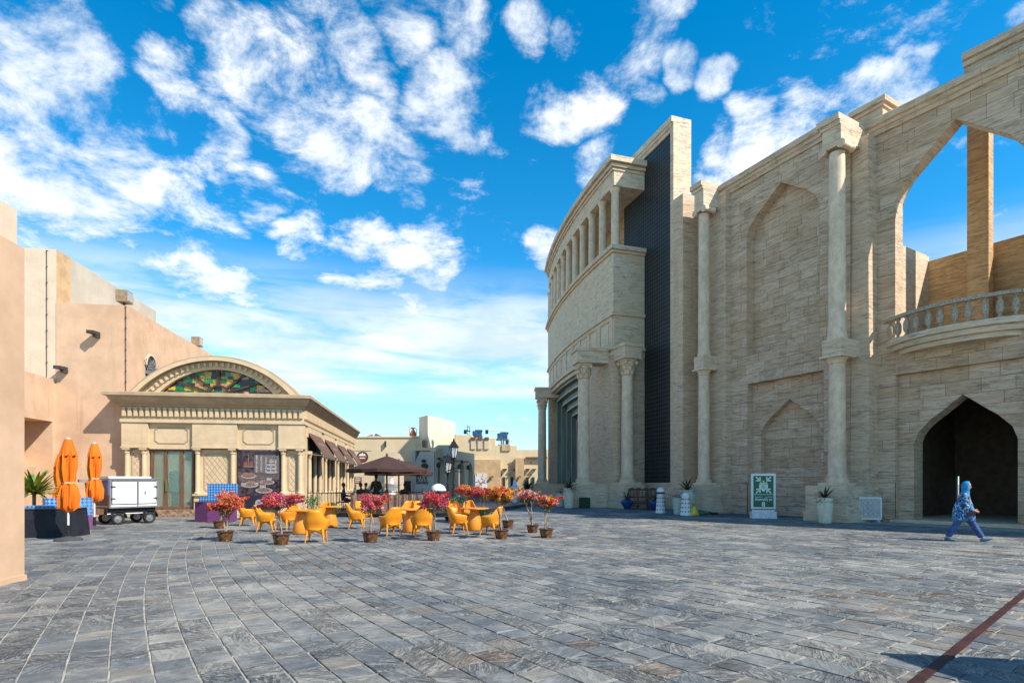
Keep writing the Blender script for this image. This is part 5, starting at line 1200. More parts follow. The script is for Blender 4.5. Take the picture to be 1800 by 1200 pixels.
MB().box(-.55, 1.15, .1, 1.15, .45, .66).build('chassis', BLACK, cart, *o_); MB().tube([(-.55, .05, .42), (1.15, .05, .42)], .03, 8).build('bumper_bar', STEEL, cart, *o_)
MB().box(-1.1, -.55, .3, .9, .40, .62).build('drawbar_box', WOOD, cart, *o_)
def wheel(x, y, r_=.22):
    m = MB(); vs = [(r_*.62, -.07), (r_*.9, -.08), (r_, -.05), (r_, .05), (r_*.9, .08), (r_*.62, .07)]
    P = []; fs = []; n = 22
    for i in range(n):
        a = 2 * math.pi * i / n
        for rr_, yy in vs: P.append((x + rr_ * math.cos(a), y + yy, r_ + .012 + rr_ * math.sin(a)))
    for i in range(n):
        for q_ in range(6): fs.append((i*6+q_, ((i+1) % n)*6+q_, ((i+1) % n)*6+(q_+1) % 6, i*6+(q_+1) % 6))
    w_ = m.add(P, fs).build('wheel', M('rubber', (.02, .02, .02), .8, .2, 9), cart, *o_, smooth=True)
    k = MB(); k.xz([(x + r_*.6 * math.cos(a), r_ + .012 + r_*.6 * math.sin(a)) for a in [2 * math.pi * i / 16 for i in range(16)]], y - .05, y + .05); k.xz([(x + .05 * math.cos(a), r_ + .012 + .05 * math.sin(a)) for a in [2 * math.pi * i / 8 for i in range(8)]], y - .09, y - .052); k.build('rim', STEEL, w_, *o_)
wheel(-.2, .05); wheel(.9, .05); wheel(-.2, 1.15); wheel(.9, 1.15)
for x in (-.2, .9): MB().xz([(x + .30 * math.cos(a), .25 + .30 * math.sin(a)) for a in [math.pi * i / 10 for i in range(11)]] + [(x - .27, .25)] + [(x + .27 * math.cos(a), .25 + .27 * math.sin(a)) for a in [math.pi - math.pi * i / 10 for i in range(11)]], -.05, .16).build('mudguard', BLACK, cart, *o_)
MB().bar((-1.0, .3, .6), (-1.05, .5, 1.6), .07).build('handle_post', BLACK, cart, *o_); MB().box(-1.3, -.6, .4, .55, 1.62, 1.72).build('handle_shelf', M('grey_shelf', (.22, .22, .2), .6), cart, *o_)
# purple and blue planter box in front of the lattice pier
p = ground_at(376, 918); pb = thing('planter_box', 'purple planked box with a blue lattice printed back, in front of the cafe pier', 'planter', (*p, 0)); o_ = ((p[0], p[1], 0), R(6))
L_ = [(-.86, .30), (-.25, 0), (.62, 0), (.62, .75), (-.86, .75)]
for k in range(8): MB().xy(L_, .03 + k * .10, .03 + k * .10 + .094).build('purple_plank', PURPLE, pb, *o_)
MB().box(-.84, -.50, .62, .72, .835, 1.02).build('lattice_back', CHK, pb, *o_); MB().box(-.50, .66, .62, .72, .835, 1.56).build('lattice_back', CHK, pb, *o_); MB().box(-.8, .58, .1, .62, .80, .84).build('soil', SOIL, pb, *o_)
rk = thing('rubble_pile', 'rough pale stones heaped at the foot of the cafe beside the purple box', 'stones', (*ground_at(418, 915), 0))
for k in range(9):
    g_ = random.Random(k); x, y = ground_at(412 + 22 * g_.random(), 913); rr_ = g_.uniform(.12, .24)
    MB().lathe([(rr_*.7, 0), (rr_, rr_*.4), (rr_*.9, rr_*.9), (rr_*.4, rr_*1.3)], 9, wob=lambda a, z: 1 + .18 * math.sin(3 * a + k) + .1 * math.cos(5 * a + 9 * z)).build('stone', M('pale_rubble', (.45, .38, .28), .95, .3, 8, .9, .03), rk, (x, y + .25 * (k % 3), .01))

# ================================================================== TERRACE PARASOLS AND FURNITURE
def big_parasol(px, Y, hw_, ze, za, lab, sd):
    p = (*spot(px, Y), .2); t = thing('market_parasol', lab, 'parasol', p, R(14 * sd), 'brown terrace parasols'); n = 8
    vs = [(0, 0, za - .2)]; fs = []
    for k, f in enumerate((.33, .66, 1.0)):
        for i in range(16):
            a = 2 * math.pi * i / 16; sag = .97 if i % 2 else 1.0; vs.append((hw_ * f * sag * math.cos(a), hw_ * f * sag * math.sin(a), za - .2 - (za - ze) * f - (.03 if i % 2 else 0)))
    for i in range(16):
        j = (i + 1) % 16; fs.append((0, 1 + i, 1 + j))
        for k in range(2): fs.append((1 + 16*k + i, 1 + 16*(k+1) + i, 1 + 16*(k+1) + j, 1 + 16*k + j))
    MB().add(vs, fs).build('canopy', BROWNC, t, p)
    v_ = []; f_ = []
    for i in range(16):
        a = 2 * math.pi * i / 16; sag = .97 if i % 2 else 1.0; q_ = (hw_ * sag * math.cos(a), hw_ * sag * math.sin(a)); z = ze - .2 - (.03 if i % 2 else 0); v_ += [(*q_, z), (*q_, z - .16)]
    for i in range(16): j = (i + 1) % 16; f_.append((2*i, 2*j, 2*j+1, 2*i+1))
    MB().add(v_, f_).build('valance', BROWNC, t, p)
    MB().tube([(0, 0, 0), (0, 0, za - .1)], .045, 10).build('pole', DKWOOD, t, p); MB().lathe([(.05, za - .2), (.06, za - .15), (.02, za - .05)], 8).build('finial', DKWOOD, t, p)
    for i in range(8):
        a = math.pi / 4 * i; MB().bar((0, 0, za - .26), (hw_ * .97 * math.cos(a), hw_ * .97 * math.sin(a), ze - .23), .03).build('rib', DKWOOD, t, p); MB().bar((0, 0, za - .85), (hw_ * .5 * math.cos(a), hw_ * .5 * math.sin(a), (za + ze) / 2 - .24), .025).build('strut', DKWOOD, t, p)
    MB().box(-.4, .4, -.4, .4, 0, .08).build('base', BLACK, t, p)
big_parasol(680, 28.6, 2.05, 2.28, 2.95, 'large open brown parasol over the cafe terrace, nearer of the two', 0)
big_parasol(701, 33.0, 2.0, 2.2, 2.85, 'second brown parasol half hidden behind the nearer one', 1)
def iron_chair(px, Y, hd, lab):
    p = (*spot(px, Y), .2); t = thing('terrace_chair', lab, 'chair', p, R(hd), 'dark terrace chairs')
    MB().box(-.22, .22, -.22, .22, .42, .46).build('seat', BLACK, t, p, R(hd))
    b_ = MB(); 
    for x in (-.2, -.1, 0, .1, .2): b_.bar((x, .21, .44), (x, .26, .92), .02)
    b_.bar((-.22, .26, .92), (.22, .26, .92), .03); b_.build('backrest', BLACK, t, p, R(hd))
    for sx in (-1, 1):
        for sy in (-1, 1): MB().bar((sx*.2, sy*.2, 0), (sx*.2, sy*.2, .43), .025).build('leg', BLACK, t, p, R(hd))
def white_table(px, Y, lab):
    p = (*spot(px, Y), .2); t = thing('terrace_table', lab, 'table', p, 0, 'white clothed terrace tables')
    MB().box(-.45, .45, -.45, .45, .72, .76).build('table_top', WHITE, t, p); MB().tube([(0, 0, .03), (0, 0, .72)], .04, 8).build('post', BLACK, t, p); MB().lathe([(.25, 0), (.25, .03), (.05, .05)], 12).build('foot', BLACK, t, p)
    for x, y in ((-.2, -.1), (.15, .1)): MB().lathe([(.05, .762), (.07, .80), (.07, .84), (.04, .84)], 8).build('cup', WHITE, t, p)
iron_chair(602, 28.3, 160, 'dark terrace chair under the seated diner by the cafe side'); iron_chair(640, 29.4, 200, 'dark terrace chair of the diner in pale blue'); iron_chair(632, 28.8, 150, 'dark terrace chair nearest the railing, left of the waiter'); iron_chair(712, 29.2, 190, 'dark terrace chair with a jacket over it, right of the fountain'); iron_chair(728, 29.6, 170, 'empty dark terrace chair at the right end of the terrace')
white_table(618, 29.2, 'white terrace table between the seated diners'); white_table(670, 30.2, 'white terrace table in front of the waiter'); white_table(700, 29.8, 'white terrace table right of the parasol pole')
# planters at the terrace foot and the low hedge
def tuft(px, Y, w, h, lab, mat=LEAF, z0=.0, cat='shrub'):
    p = (*spot(px, Y), z0); t = thing('low_shrub', lab, cat, p, 0, 'green shrubs by the railing'); g_ = random.Random(int(px)); m = MB()
    for _ in range(420):
        c = Vector((g_.gauss(0, w * .28), g_.gauss(0, w * .28), h * (.2 + .8 * g_.random() ** .7))); n_ = Vector((g_.gauss(0, 1), g_.gauss(0, 1), g_.gauss(0, 1))).normalized(); u = n_.orthogonal().normalized(); v = n_.cross(u); s_ = g_.uniform(.03, .06)
        m.add([c - u * s_, c + v * s_ * .5, c + u * s_, c - v * s_ * .5], [(0, 1, 2, 3)])
    tag(m.build('foliage', mat, t, p, fix=False), kind='stuff'); MB().tube([(0, 0, 0), (0, 0, h * .6)], .03, 6).build('stem', BARK, t, p); MB().lathe([(w * .3, 0), (w * .36, .2), (w * .3, .2)], 12).build('pot', BLACK, t, p)
tuft(548, 26.2, .7, .95, 'green shrub with yellow tips at the cafe corner', GL); tuft(583, 26.0, .6, .7, 'small green shrub behind the camera-facing chair'); tuft(848, 20.5, .7, .62, 'green shrub under the coral flower bush', GL); tuft(800, 24.0, 1.3, .95, 'green shrub at the lantern post foot', GL); tuft(755, 26.0, .8, .9, 'green shrub at the right end of the plank screen')
wd_ = thing('white_sunshade', 'small white domed sunshade beyond the railing, left of the lantern post', 'parasol', (*spot(770, 30), 0))
p = (*spot(770, 30), 0); MB().lathe([(.42, 1.18), (.41, 1.26), (.32, 1.42), (.16, 1.52), (.02, 1.55)], 20).build('dome', WHITE, wd_, p, smooth=True); MB().tube([(0, 0, 0), (0, 0, 1.3)], .03, 8).build('pole', BLACK, wd_, p)

# ================================================================== ALONG THE STONE WALL
AG = [DKLEAF, M('agave_edge', (.045, .08, .03), .5, .3, 9, .1)]
def tall_pot(h, r0, r1, mat, band=True):
    def f(t, p):
        o = MB().lathe([(r0, 0), (r0 * 1.02, .02), (r1 * .98, h * .75), (r1, h * .96), (r1 * 1.08, h * .98), (r1 * 1.08, h), (r1 * .9, h), (r1 * .88, h - .06)], 28).build('pot', mat, t, p, smooth=True)
        if band:
            b = MB()
            for i in range(24): a = 2 * math.pi * i / 24; b.bar((r1 * .985 * math.cos(a), r1 * .985 * math.sin(a), h * .80), (r1 * 1.0 * math.cos(a + .13), r1 * 1.0 * math.sin(a + .13), h * .87), .025)
            b.build('relief_band', M('relief_shade', (.3, .3, .22), .7), o, p)
        MB().lathe([(r1 * .9, h - .07), (.02, h - .05)], 12).build('soil', SOIL, t, p); return h - .05
    return f
rosette('potted_agave', 'spiky dark agave in a tall cream pot beside the white lattice barrier', 'potted plant', (*ground_at(1450, 919), .012), 34, .62, .032, tall_pot(1.0, .22, .31, CREAMPOT), AG, .6, 1, 'agaves in tall pots')
rosette('potted_agave', 'spiky dark agave in a tall celadon pot left of the tall column', 'potted plant', (*ground_at(1208, 903), .012), 34, .80, .04, tall_pot(1.22, .30, .42, CELADON, False), AG, .6, 2, 'agaves in tall pots')
rosette('potted_palm', 'dark palm in a pale cream pot left of the portal column', 'potted plant', (*spot(1000, 36.0), .012), 40, .95, .045, tall_pot(1.25, .28, .36, CREAMPOT), AG, .45, 5)
rosette('potted_agave', 'small dark plant in a celadon pot at the portal, behind the palm pot', 'potted plant', (*spot(985, 38.0), .012), 16, .35, .03, tall_pot(.9, .26, .32, CELADON, False), AG, .6, 6, 'agaves in tall pots')
rosette('potted_palm', 'dark palm by the far doors behind the white-robed walker', 'potted plant', (*spot(927, 55), .012), 40, 1.5, .09, tall_pot(1.0, .4, .5, CREAMPOT, False), AG, .45, 7)
p = (*ground_at(1194, 904), .012); sh = thing('short_planter', 'short celadon pot in front of the tall agave pot, red blooms on top', 'planter', p)
tall_pot(.85, .26, .33, CELADON, False)(sh, p); b_ = MB(); g_ = random.Random(5)
for _ in range(260):
    c = Vector((g_.gauss(0, .16), g_.gauss(0, .16), .84 + abs(g_.gauss(0, .08)))); n_ = Vector((g_.gauss(0, 1), g_.gauss(0, 1), g_.gauss(0, 1))).normalized(); u = n_.orthogonal().normalized(); v = n_.cross(u); s_ = .03; b_.add([c - u * s_, c + v * s_, c + u * s_, c - v * s_], [(0, 1, 2, 3)], c=g_.choice(((.30, .02, .03), (.05, .1, .03), (.4, .3, .3))))
tag(b_.build('blooms', PETAL, sh, p, fix=False, colr=True), kind='stuff')
def blue_pot(t, p): MB().lathe([(.12, .0), (.16, .02), (.34, .34), (.37, .42), (.30, .52), (.27, .54), (.25, .5)], 26).build('pot', BLUEPOT, t, p, smooth=True); MB().lathe([(.2, 0), (.14, .1), (.2, .14)], 14).build('pot_stand', BLACK, t, p); return .48
rosette('blue_potted_agave', 'spiky plant in a round blue pot at the left end of the bench', 'potted plant', (*ground_at(1102, 894.5), .012), 26, .75, .03, blue_pot, AG, .7, 8, 'blue pots by the bench'); rosette('blue_potted_agave', 'spiky plant in a round blue pot at the right end of the bench', 'potted plant', (*ground_at(1152, 896.5), .012), 26, .75, .03, blue_pot, AG, .7, 9, 'blue pots by the bench')
p = (*ground_at(1129, 894.5), .012); bn = thing('garden_bench', 'dark red wooden bench with a scalloped back against the pavilion foot', 'bench', p, R(-14)); o_ = (p, R(-14)); REDW = M('red_wood', (.075, .018, .012), .5, .3, 4, .2)
for x in (-.8, -.27, .27, .8): MB().box(x - .04, x + .04, .36, .43, 0, 1.22 if abs(x) < .5 or True else .9).build('back_post', REDW, bn, *o_)
for x in (-.8, .8): MB().box(x - .04, x + .04, -.20, -.13, 0, .72).build('front_leg', REDW, bn, *o_); MB().box(x - .045, x + .045, -.22, .36, .70, .76).build('armrest', REDW, bn, *o_)
for y in (-.18, -.04, .10, .24): MB().box(-.84, .84, y, y + .12, .44, .48).build('seat_slat', REDW, bn, *o_)
MB().box(-.84, .84, -.19, -.15, .30, .42).build('seat_rail', REDW, bn, *o_); MB().box(-.84, .84, .37, .42, .66, .74).build('back_rail', REDW, bn, *o_)
sc_ = [(-.84, 1.12)] + [(-.84 + 1.68 * i / 40, 1.20 + .09 * abs(math.sin(2 * math.pi * 2 * i / 40))) for i in range(41)] + [(.84, 1.12)]; MB().xz(sc_, .37, .42).build('scalloped_rail', REDW, bn, *o_)
for i in range(9): x = -.7 + i * .175; MB().box(x - .02, x + .02, .38, .41, .74, 1.12).build('back_slat', REDW, bn, *o_)
# white lighthouse shaped bollards with a chain
def bollard(px, py, lab, hood):
    p = (*ground_at(px, py), .012); t = thing('lighthouse_bollard', lab, 'bollard', p, 0, 'white lighthouse bollards')
    MB().lathe([(.26, 0), (.26, .04), (.245, .06), (.19, .92), (.20, .94), (.20, .98), (.15, 1.0)], 22).build('tower', WHITE, t, p, smooth=True)
    k = 0
    for z in (.16, .36, .56, .76):
        r_ = .245 - .055 * (z - .06) / .86 + .003
        for i in range(10):
            a = 2 * math.pi * i / 10; MB().bar((r_ * math.cos(a), r_ * math.sin(a), z), (r_ * .985 * math.cos(a), r_ * .985 * math.sin(a), z + .055), .055, .03).build('window', BLACK, t, p, R(36 * 0))
    if hood: MB().lathe([(.15, 1.0), (.20, 1.05), (.19, 1.2), (.13, 1.3), (.02, 1.36)], 18).build('hood', WHITE, t, p, smooth=True); MB().lathe([(.21, 1.02), (.215, 1.05), (.215, 1.09), (.20, 1.1)], 18).build('hood_band', BLACK, t, p)
    else: MB().lathe([(.15, 1.0), (.14, 1.08), (.02, 1.1)], 18).build('cap', WHITE, t, p)
    return p
b1 = bollard(1161, 901.5, 'white lighthouse shaped bollard with a round hood, right of the bench', True); b2 = bollard(1205, 905.5, 'white lighthouse shaped bollard in front of the celadon pots', False)
cn_ = thing('barrier_chain', 'red and white plastic chain hung between the lighthouse bollards', 'chain', ((b1[0] + b2[0]) / 2, (b1[1] + b2[1]) / 2, .9))
for i in range(22):
    f = i / 22; f2 = (i + .7) / 22; q0 = Vector(b1).lerp(Vector(b2), f) + Vector((0, 0, 1.0 - .14 * math.sin(math.pi * f))); q1 = Vector(b1).lerp(Vector(b2), f2) + Vector((0, 0, 1.0 - .14 * math.sin(math.pi * f2))); MB().tube([q0, q1], .028, 6).build('chain_link', TERR if i % 2 else WHITE, cn_)
p = (*ground_at(1219, 905.5), .012); yf = thing('yellow_ornament', 'small yellow animal-shaped ornament on the ground right of the white bollards', 'ornament', p, R(30)); o_ = (p, R(30))
MB().lathe([(.26, 0), (.28, .06), (.20, .22), (.10, .34)], 16).build('body', M('yellow_ceramic', (.62, .46, .05), .35, .2, 6), yf, *o_, smooth=True); MB().tube([(.0, 0, .25), (.06, 0, .42), (.04, 0, .55), (-.03, 0, .62)], [.11, .085, .07, .09], 12).build('neck_and_head', MATS['yellow_ceramic'], yf, *o_, smooth=True); MB().tube([(-.2, 0, .12), (-.36, .05, .06)], [.06, .02], 8).build('tail', MATS['yellow_ceramic'], yf, *o_)
p = (*ground_at(1230, 904.5), .012); gf = thing('green_ornament', 'low green glazed ornament lying beside the yellow one', 'ornament', p); MB().lathe([(.34, 0), (.36, .08), (.24, .2), (.02, .25)], 16, sx=1.2, wob=lambda a, z: 1 + .12 * math.sin(3 * a)).build('shell', M('green_glaze', (.01, .12, .07), .3, .3, 6), gf, p, smooth=True); MB().tube([(.3, 0, .08), (.5, .02, .12), (.56, .02, .12)], [.07, .06, .04], 8).build('head', MATS['green_glaze'], gf, p, smooth=True)
p = (*ground_at(1255, 904), .012); gb = thing('ground_lamp', 'small dark ground lamp at the foot of the wall', 'lamp', p); MB().lathe([(.2, 0), (.22, .06), (.15, .1), (.05, .11)], 14).build('housing', BLACK, gb, p); MB().lathe([(.12, .1), (.1, .125), (.01, .13)], 12).build('lens', LAMPG, gb, p)
p = (*spot(1029, 35.7), .012); gc = thing('green_utility_box', 'dark green mesh box at the foot of the portal column', 'box', p, R(8)); MB().box(-.30, .30, 0, .4, 0, .66).build('box_body', M('green_mesh', (.012, .05, .02), .8, .4, 30, .5), gc, p, R(8))
for i in range(6): MB().box(-.31 + i * .12, -.29 + i * .12, -.012, 0, .02, .64).build('mesh_rib', BLACK, gc, p, R(8))
# assembly point sign
p = (*ground_at(1341.5, 911), .012); sg = thing('assembly_sign', 'green assembly point sign numbered 8 in a white frame on a pale base', 'sign', p, R(-12)); o_ = (p, R(-12)); k = 1000 / 25.4
sw = .51; MB().box(-.49, .55, -.10, .42, 0, .30).build('base', M('pale_base', (.62, .68, .72), .6), sg, *o_)
bd_ = MB().box(-.50, .52, 0, .08, .42, 2.0).build('frame', WHITE, sg, *o_); MB().box(-.44, .50, .09, .14, .30, 1.2).build('rear_panel', WHITE, sg, *o_); MB().box(-.46, .46, -.004, .02, .40, .43).build('shadow_gap', BLACK, sg, *o_)
MB().box(-.41, .43, -.008, 0, .50, 1.90).build('green_face', GREENP, sg, *o_); MB().box(-.41, .43, -.012, -.008, 1.055, 1.075).build('divider', GLOW, sg, *o_)
def flat(name, poly): MB().xz(poly, -.014, -.009).build(name, GLOW, sg, *o_)
for sx in (-1, 1):
    for sz in (-1, 1):
        cx, cz_ = .01, 1.49
        tip = (cx + sx * .14, cz_ + sz * .19); d_ = Vector((sx, sz)).normalized(); n_ = Vector((-d_.y, d_.x)); T = Vector(tip); w_ = .028
        flat('arrow_shaft', [tuple(T + n_ * w_), tuple(T + d_ * .25 + n_ * w_), tuple(T + d_ * .25 - n_ * w_), tuple(T - n_ * w_)])
        for s_ in (-1, 1):
            e = T + (d_ + n_ * s_).normalized() * .17; u = (e - T).normalized(); v = Vector((-u.y, u.x)) * w_; flat('arrow_barb', [tuple(T - u * .02 + v), tuple(e + v), tuple(e - v), tuple(T - u * .02 - v)])
for x, z, s_ in ((-.11, 1.48, 1), (.13, 1.48, 1), (.01, 1.54, 1), (.01, 1.40, 1)):
    flat('figure_head', [(x + .042 * math.cos(a), z + .10 + .042 * math.sin(a)) for a in [2 * math.pi * i / 14 for i in range(14)]])
    flat('figure_body', [(x - .06, z + .045), (x + .06, z + .045), (x + .07, z - .14), (x + .035, z - .20), (x - .035, z - .20), (x - .07, z - .14)])
def sgp(x, z, y=-.012): c, s_ = math.cos(R(-12)), math.sin(R(-12)); return (p[0] + x * c - y * s_, p[1] + x * s_ + y * c, z + .012)
text('Assembly pt', .145, .002, 'sign_lettering', GLOW, sg, sgp(.01, .80), (R(90), 0, R(-12)), 'CENTER', .004); text('8', .30, .002, 'sign_number', GLOW, sg, sgp(.01, .53), (R(90), 0, R(-12)), 'CENTER', .008)
AR = [[(-.33, 1.0), (-.33, .95), (-.25, .93), (-.22, .96)], [(-.22, .96), (-.17, .93), (-.12, .95)], [(-.12, .97), (-.07, .93), (-.03, .95)], [(.08, .98), (.08, .94), (.16, .93)], [(.16, .96), (.21, .93), (.25, .95)], [(.25, .98), (.29, .93), (.36, .94), (.38, .97)]]
for st_ in AR: MB().tube([(x, -.012, z) for x, z in st_], .011, 5).build('arabic_stroke', GLOW, sg, *o_)
for x, z in ((-.27, .90), (-.15, 1.0), (-.05, 1.0), (.12, .90), (.22, 1.0), (.32, 1.0)): flat('arabic_dot', [(x - .01, z - .01), (x + .01, z - .01), (x + .01, z + .01), (x - .01, z + .01)])
# white lattice barrier
p = (*ground_at(1522, 917.5), .012); br_ = thing('lattice_barrier', 'white lattice barrier on curved feet against the wall, left of the dark passage', 'barrier', p, R(-10)); o_ = (p, R(-10))
def barrier(y, first):
    F = MB(); x0, x1, z0, z1 = -.56, .56, .13, .98
    for a, b in (((x0, y, z0), (x1, y, z0)), ((x0, y, z1), (x1, y, z1)), ((x0, y, z0), (x0, y, z1)), ((x1, y, z0), (x1, y, z1))): F.bar(a, b, .05)
    f_ = F.build('frame', WHITE, br_, *o_); nx, nz = 6, 4; dx, dz = (x1 - x0) / nx, (z1 - z0) / nz; G_ = MB()
    for i in range(nx):
        for j in range(nz):
            cx, cz_ = x0 + dx * (i + .5), z0 + dz * (j + .5)
            for a in range(4):
                a0 = math.pi / 4 + a * math.pi / 2; G_.bar((cx, y, cz_), (cx + dx * .7 * math.cos(a0), y, cz_ + dz * .7 * math.sin(a0)), .018, .012)
            S_ = [(cx + dx * .33 * math.cos(math.pi / 4 * q), cz_ + dz * .33 * math.sin(math.pi / 4 * q)) for q in range(8)]
            for u, v in zip(S_, S_[1:] + S_[:1]): G_.bar((u[0], y, u[1]), (v[0], y, v[1]), .016, .012)
            if i: pass
    for i in range(1, nx): G_.bar((x0 + dx * i, y, z0), (x0 + dx * i, y, z1), .014, .012)
    for j in range(1, nz): G_.bar((x0, y, z0 + dz * j), (x1, y, z0 + dz * j), .014, .012)
    G_.build('lattice', WHITE, f_, *o_)
    for x in (-.42, .42):
        MB().tube([(x - .02, y - .30, .012), (x, y - .16, .05), (x, y, .14), (x, y + .16, .05), (x + .02, y + .30, .012)], .018, 7).build('foot', WHITE, br_, *o_)
barrier(0, True); barrier(.12, False)
# unseen roof added outside the picture on the right to throw the corner shadow
kx = Vector((*ground_at(1563, 1152), 0)); hgt = 2.6; c = kx + Vector((.9, -.56, 0)) * hgt
ks = thing('shadow_canopy', 'added flat roof on posts casting the corner shadow, outside the picture at the right', 'shadow_canopy', (c.x + 1.2, c.y - 1.0, 0)); o_ = ((c.x, c.y, 0), R(-8))
MB().hexa([(0, 0, hgt - .02), (3.2, -.05, hgt - .02), (3.2, -2.2, hgt - .02), (1.0, -2.2, hgt - .02), (0, 0, hgt + .1), (3.2, -.05, hgt + .1), (3.2, -2.2, hgt + .1), (1.0, -2.2, hgt + .1)]).build('roof', FARPL, ks, *o_)
for x, y in ((1.6, -.4), (2.9, -.4), (1.6, -2.0), (2.9, -2.0)): MB().box(x, x + .1, y - .1, y, 0, hgt).build('post', WOOD, ks, *o_)
MB().box(1.7, 2.9, -2.0, -.5, 0, 1.1).build('counter', FARTAN, ks, *o_)

# ================================================================== PEOPLE
def skinned(name, nodes, edges, mat, parent, p, rz, sub=2, root=0):
    """nodes: (x, y, z, rx, ry); one continuous surface grown along the edges"""
    me = bpy.data.meshes.new(name); me.from_pydata([n[:3] for n in nodes], edges, [])
    o = place(bpy.data.objects.new(name, me), parent, p, rz); md = o.modifiers.new('skin', 'SKIN'); md.use_smooth_shade = True; md.branch_smoothing = .6
    if not me.skin_vertices: me.attributes.new if False else None
    bpy.context.view_layer.update()
    if not me.skin_vertices:
        bm = bmesh.new(); bm.from_mesh(me); bm.verts.layers.skin.verify(); bm.to_mesh(me); bm.free()
    sv = me.skin_vertices[0].data
    for i, n in enumerate(nodes): sv[i].radius = (n[3], n[4] if len(n) > 4 else n[3]); sv[i].use_root = (i == root)
    ss = o.modifiers.new('sub', 'SUBSURF'); ss.levels = sub; ss.render_levels = sub
    me.materials.append(mat); return o
def chain(*idx): return list(zip(idx, idx[1:]))
def head(parent, p, rz, h, skin, hair=None, s=1.0, cover=None):
    """head facing local +x, chin at z = h"""
    prof = [(.010, 0), (.045, .012), (.062, .04), (.072, .09), (.076, .13), (.072, .175), (.05, .21), (.01, .225)]
    m = MB(); n = 20; vs = []; fs = []
    for i in range(n):
        a = 2 * math.pi * i / n
        for r_, z in prof:
            fx = math.cos(a); sx = 1.22 if fx < 0 else 1.10
            x = r_ * fx * sx; y = r_ * math.sin(a) * .98
            if fx > .7 and .02 < z < .06: x += .006
            vs.append((x * s, y * s, h + z * s))
    k = len(prof)
    for i in range(n):
        for q in range(k - 1): fs.append((i*k+q, ((i+1) % n)*k+q, ((i+1) % n)*k+q+1, i*k+q+1))
    m.add(vs, fs)
    m.hexa([(.070*s, -.012*s, h+.075*s), (.105*s, -.010*s, h+.070*s), (.105*s, .010*s, h+.070*s), (.070*s, .012*s, h+.075*s), (.078*s, -.005*s, h+.125*s), (.084*s, -.004*s, h+.125*s), (.084*s, .004*s, h+.125*s), (.078*s, .005*s, h+.125*s)])
    for sy in (-1, 1): m.lathe([(.004, h+.085*s), (.012*s, h+.10*s), (.014*s, h+.125*s), (.006*s, h+.14*s)], 8, (-.005, sy*.078*s))
    o = m.build('head', skin, parent, p, rz, smooth=True)
    f = MB()
    for sy in (-1, 1): f.box(.073*s, .085*s, sy*.03*s-.011*s, sy*.03*s+.011*s, h+.113*s, h+.122*s); f.box(.074*s, .087*s, sy*.03*s-.014*s, sy*.03*s+.014*s, h+.135*s, h+.140*s)
    f.build('eyes', HAIR, o, p, rz)
    MB().box(.074*s, .083*s, -.02*s, .02*s, h+.043*s, h+.052*s).build('mouth', M('lip', (.30, .10, .08), .5), o, p, rz)
    if hair: MB().lathe([(.078*s, h+.12*s), (.083*s, h+.15*s), (.078*s, h+.19*s), (.05*s, h+.232*s), (.01, h+.240*s)], 18, (-.012*s, 0), 1.16, 1).build('hair', hair, o, p, rz, smooth=True)
    return o
def hand(parent, p, rz, w, d, skin, s=1.0, up=(0, 0, 1)):
    """relaxed hand at wrist w, pointing along d"""
    w = Vector(w); d = Vector(d).normalized(); u = Vector(up); u = (u - d * u.dot(d)).normalized(); v = d.cross(u)
    m = MB(); m.tube([w - d*.01, w + d*.03*s, w + d*.075*s, w + d*.09*s], [.024*s, .034*s, .036*s, .03*s], 10)
    for k, (o, L) in enumerate(((-.026, .065), (-.009, .078), (.009, .072), (.026, .058))):
        a = w + d*.082*s + u*o*s; m.tube([a, a + d*L*.45*s, a + d*L*.8*s - v*.02*s, a + d*L*.95*s - v*.045*s], [.0095*s, .009*s, .008*s, .006*s], 6)
    a = w + d*.025*s + u*.028*s; m.tube([a, a + d*.03*s + u*.025*s, a + d*.06*s + u*.03*s - v*.015*s], [.012*s, .010*s, .007*s], 6)
    return m.build('hand', skin, parent, p, rz, smooth=True)

# --- woman walking to the right in a blue headscarf
def print_mat():
    m, nt, b = new_mat('blue_print_cloth'); p = nd(nt, 'ShaderNodeTexCoord').outputs['Object']
    a = noise(nt, p, 9, 4, .6, 1.2); c = mixc(nt, ramp(nt, a, .42, .58), (.006, .012, .05), (.03, .16, .42)); d = noise(nt, mapping(nt, p, (1, 1, 1), (0, 0, 0), (4, 2, 7)), 11, 3, .6, 1.5)
    c = mixc(nt, ramp(nt, d, .52, .60), c, (.12, .38, .54)); c = mixc(nt, ramp(nt, noise(nt, mapping(nt, p, (1, 1, 1), (0, 0, 0), (9, 1, 3)), 14, 2), .61, .65), c, (.55, .62, .66)); lk(nt, c, b.inputs['Base Color']); b.inputs['Roughness'].default_value = .85
    set_bump(nt, b, noise(nt, p, 14, 3), .3, .02); MATS['print'] = m; return m
BPRINT = print_mat(); DENIM = M('denim', (.04, .085, .24), .85, .25, 7, .35, .01, obj=True); SCARF = M('blue_scarf', (.015, .24, .52), .8, .18, 8, .4, .02, obj=True); SHOE = M('blue_shoe', (.02, .12, .22), .5)
P0 = (*ground_at(1694, 951.5), .012); wo_ = thing('person', 'person in a blue headscarf and patterned blue tunic walking right past the dark passage', 'person', P0)
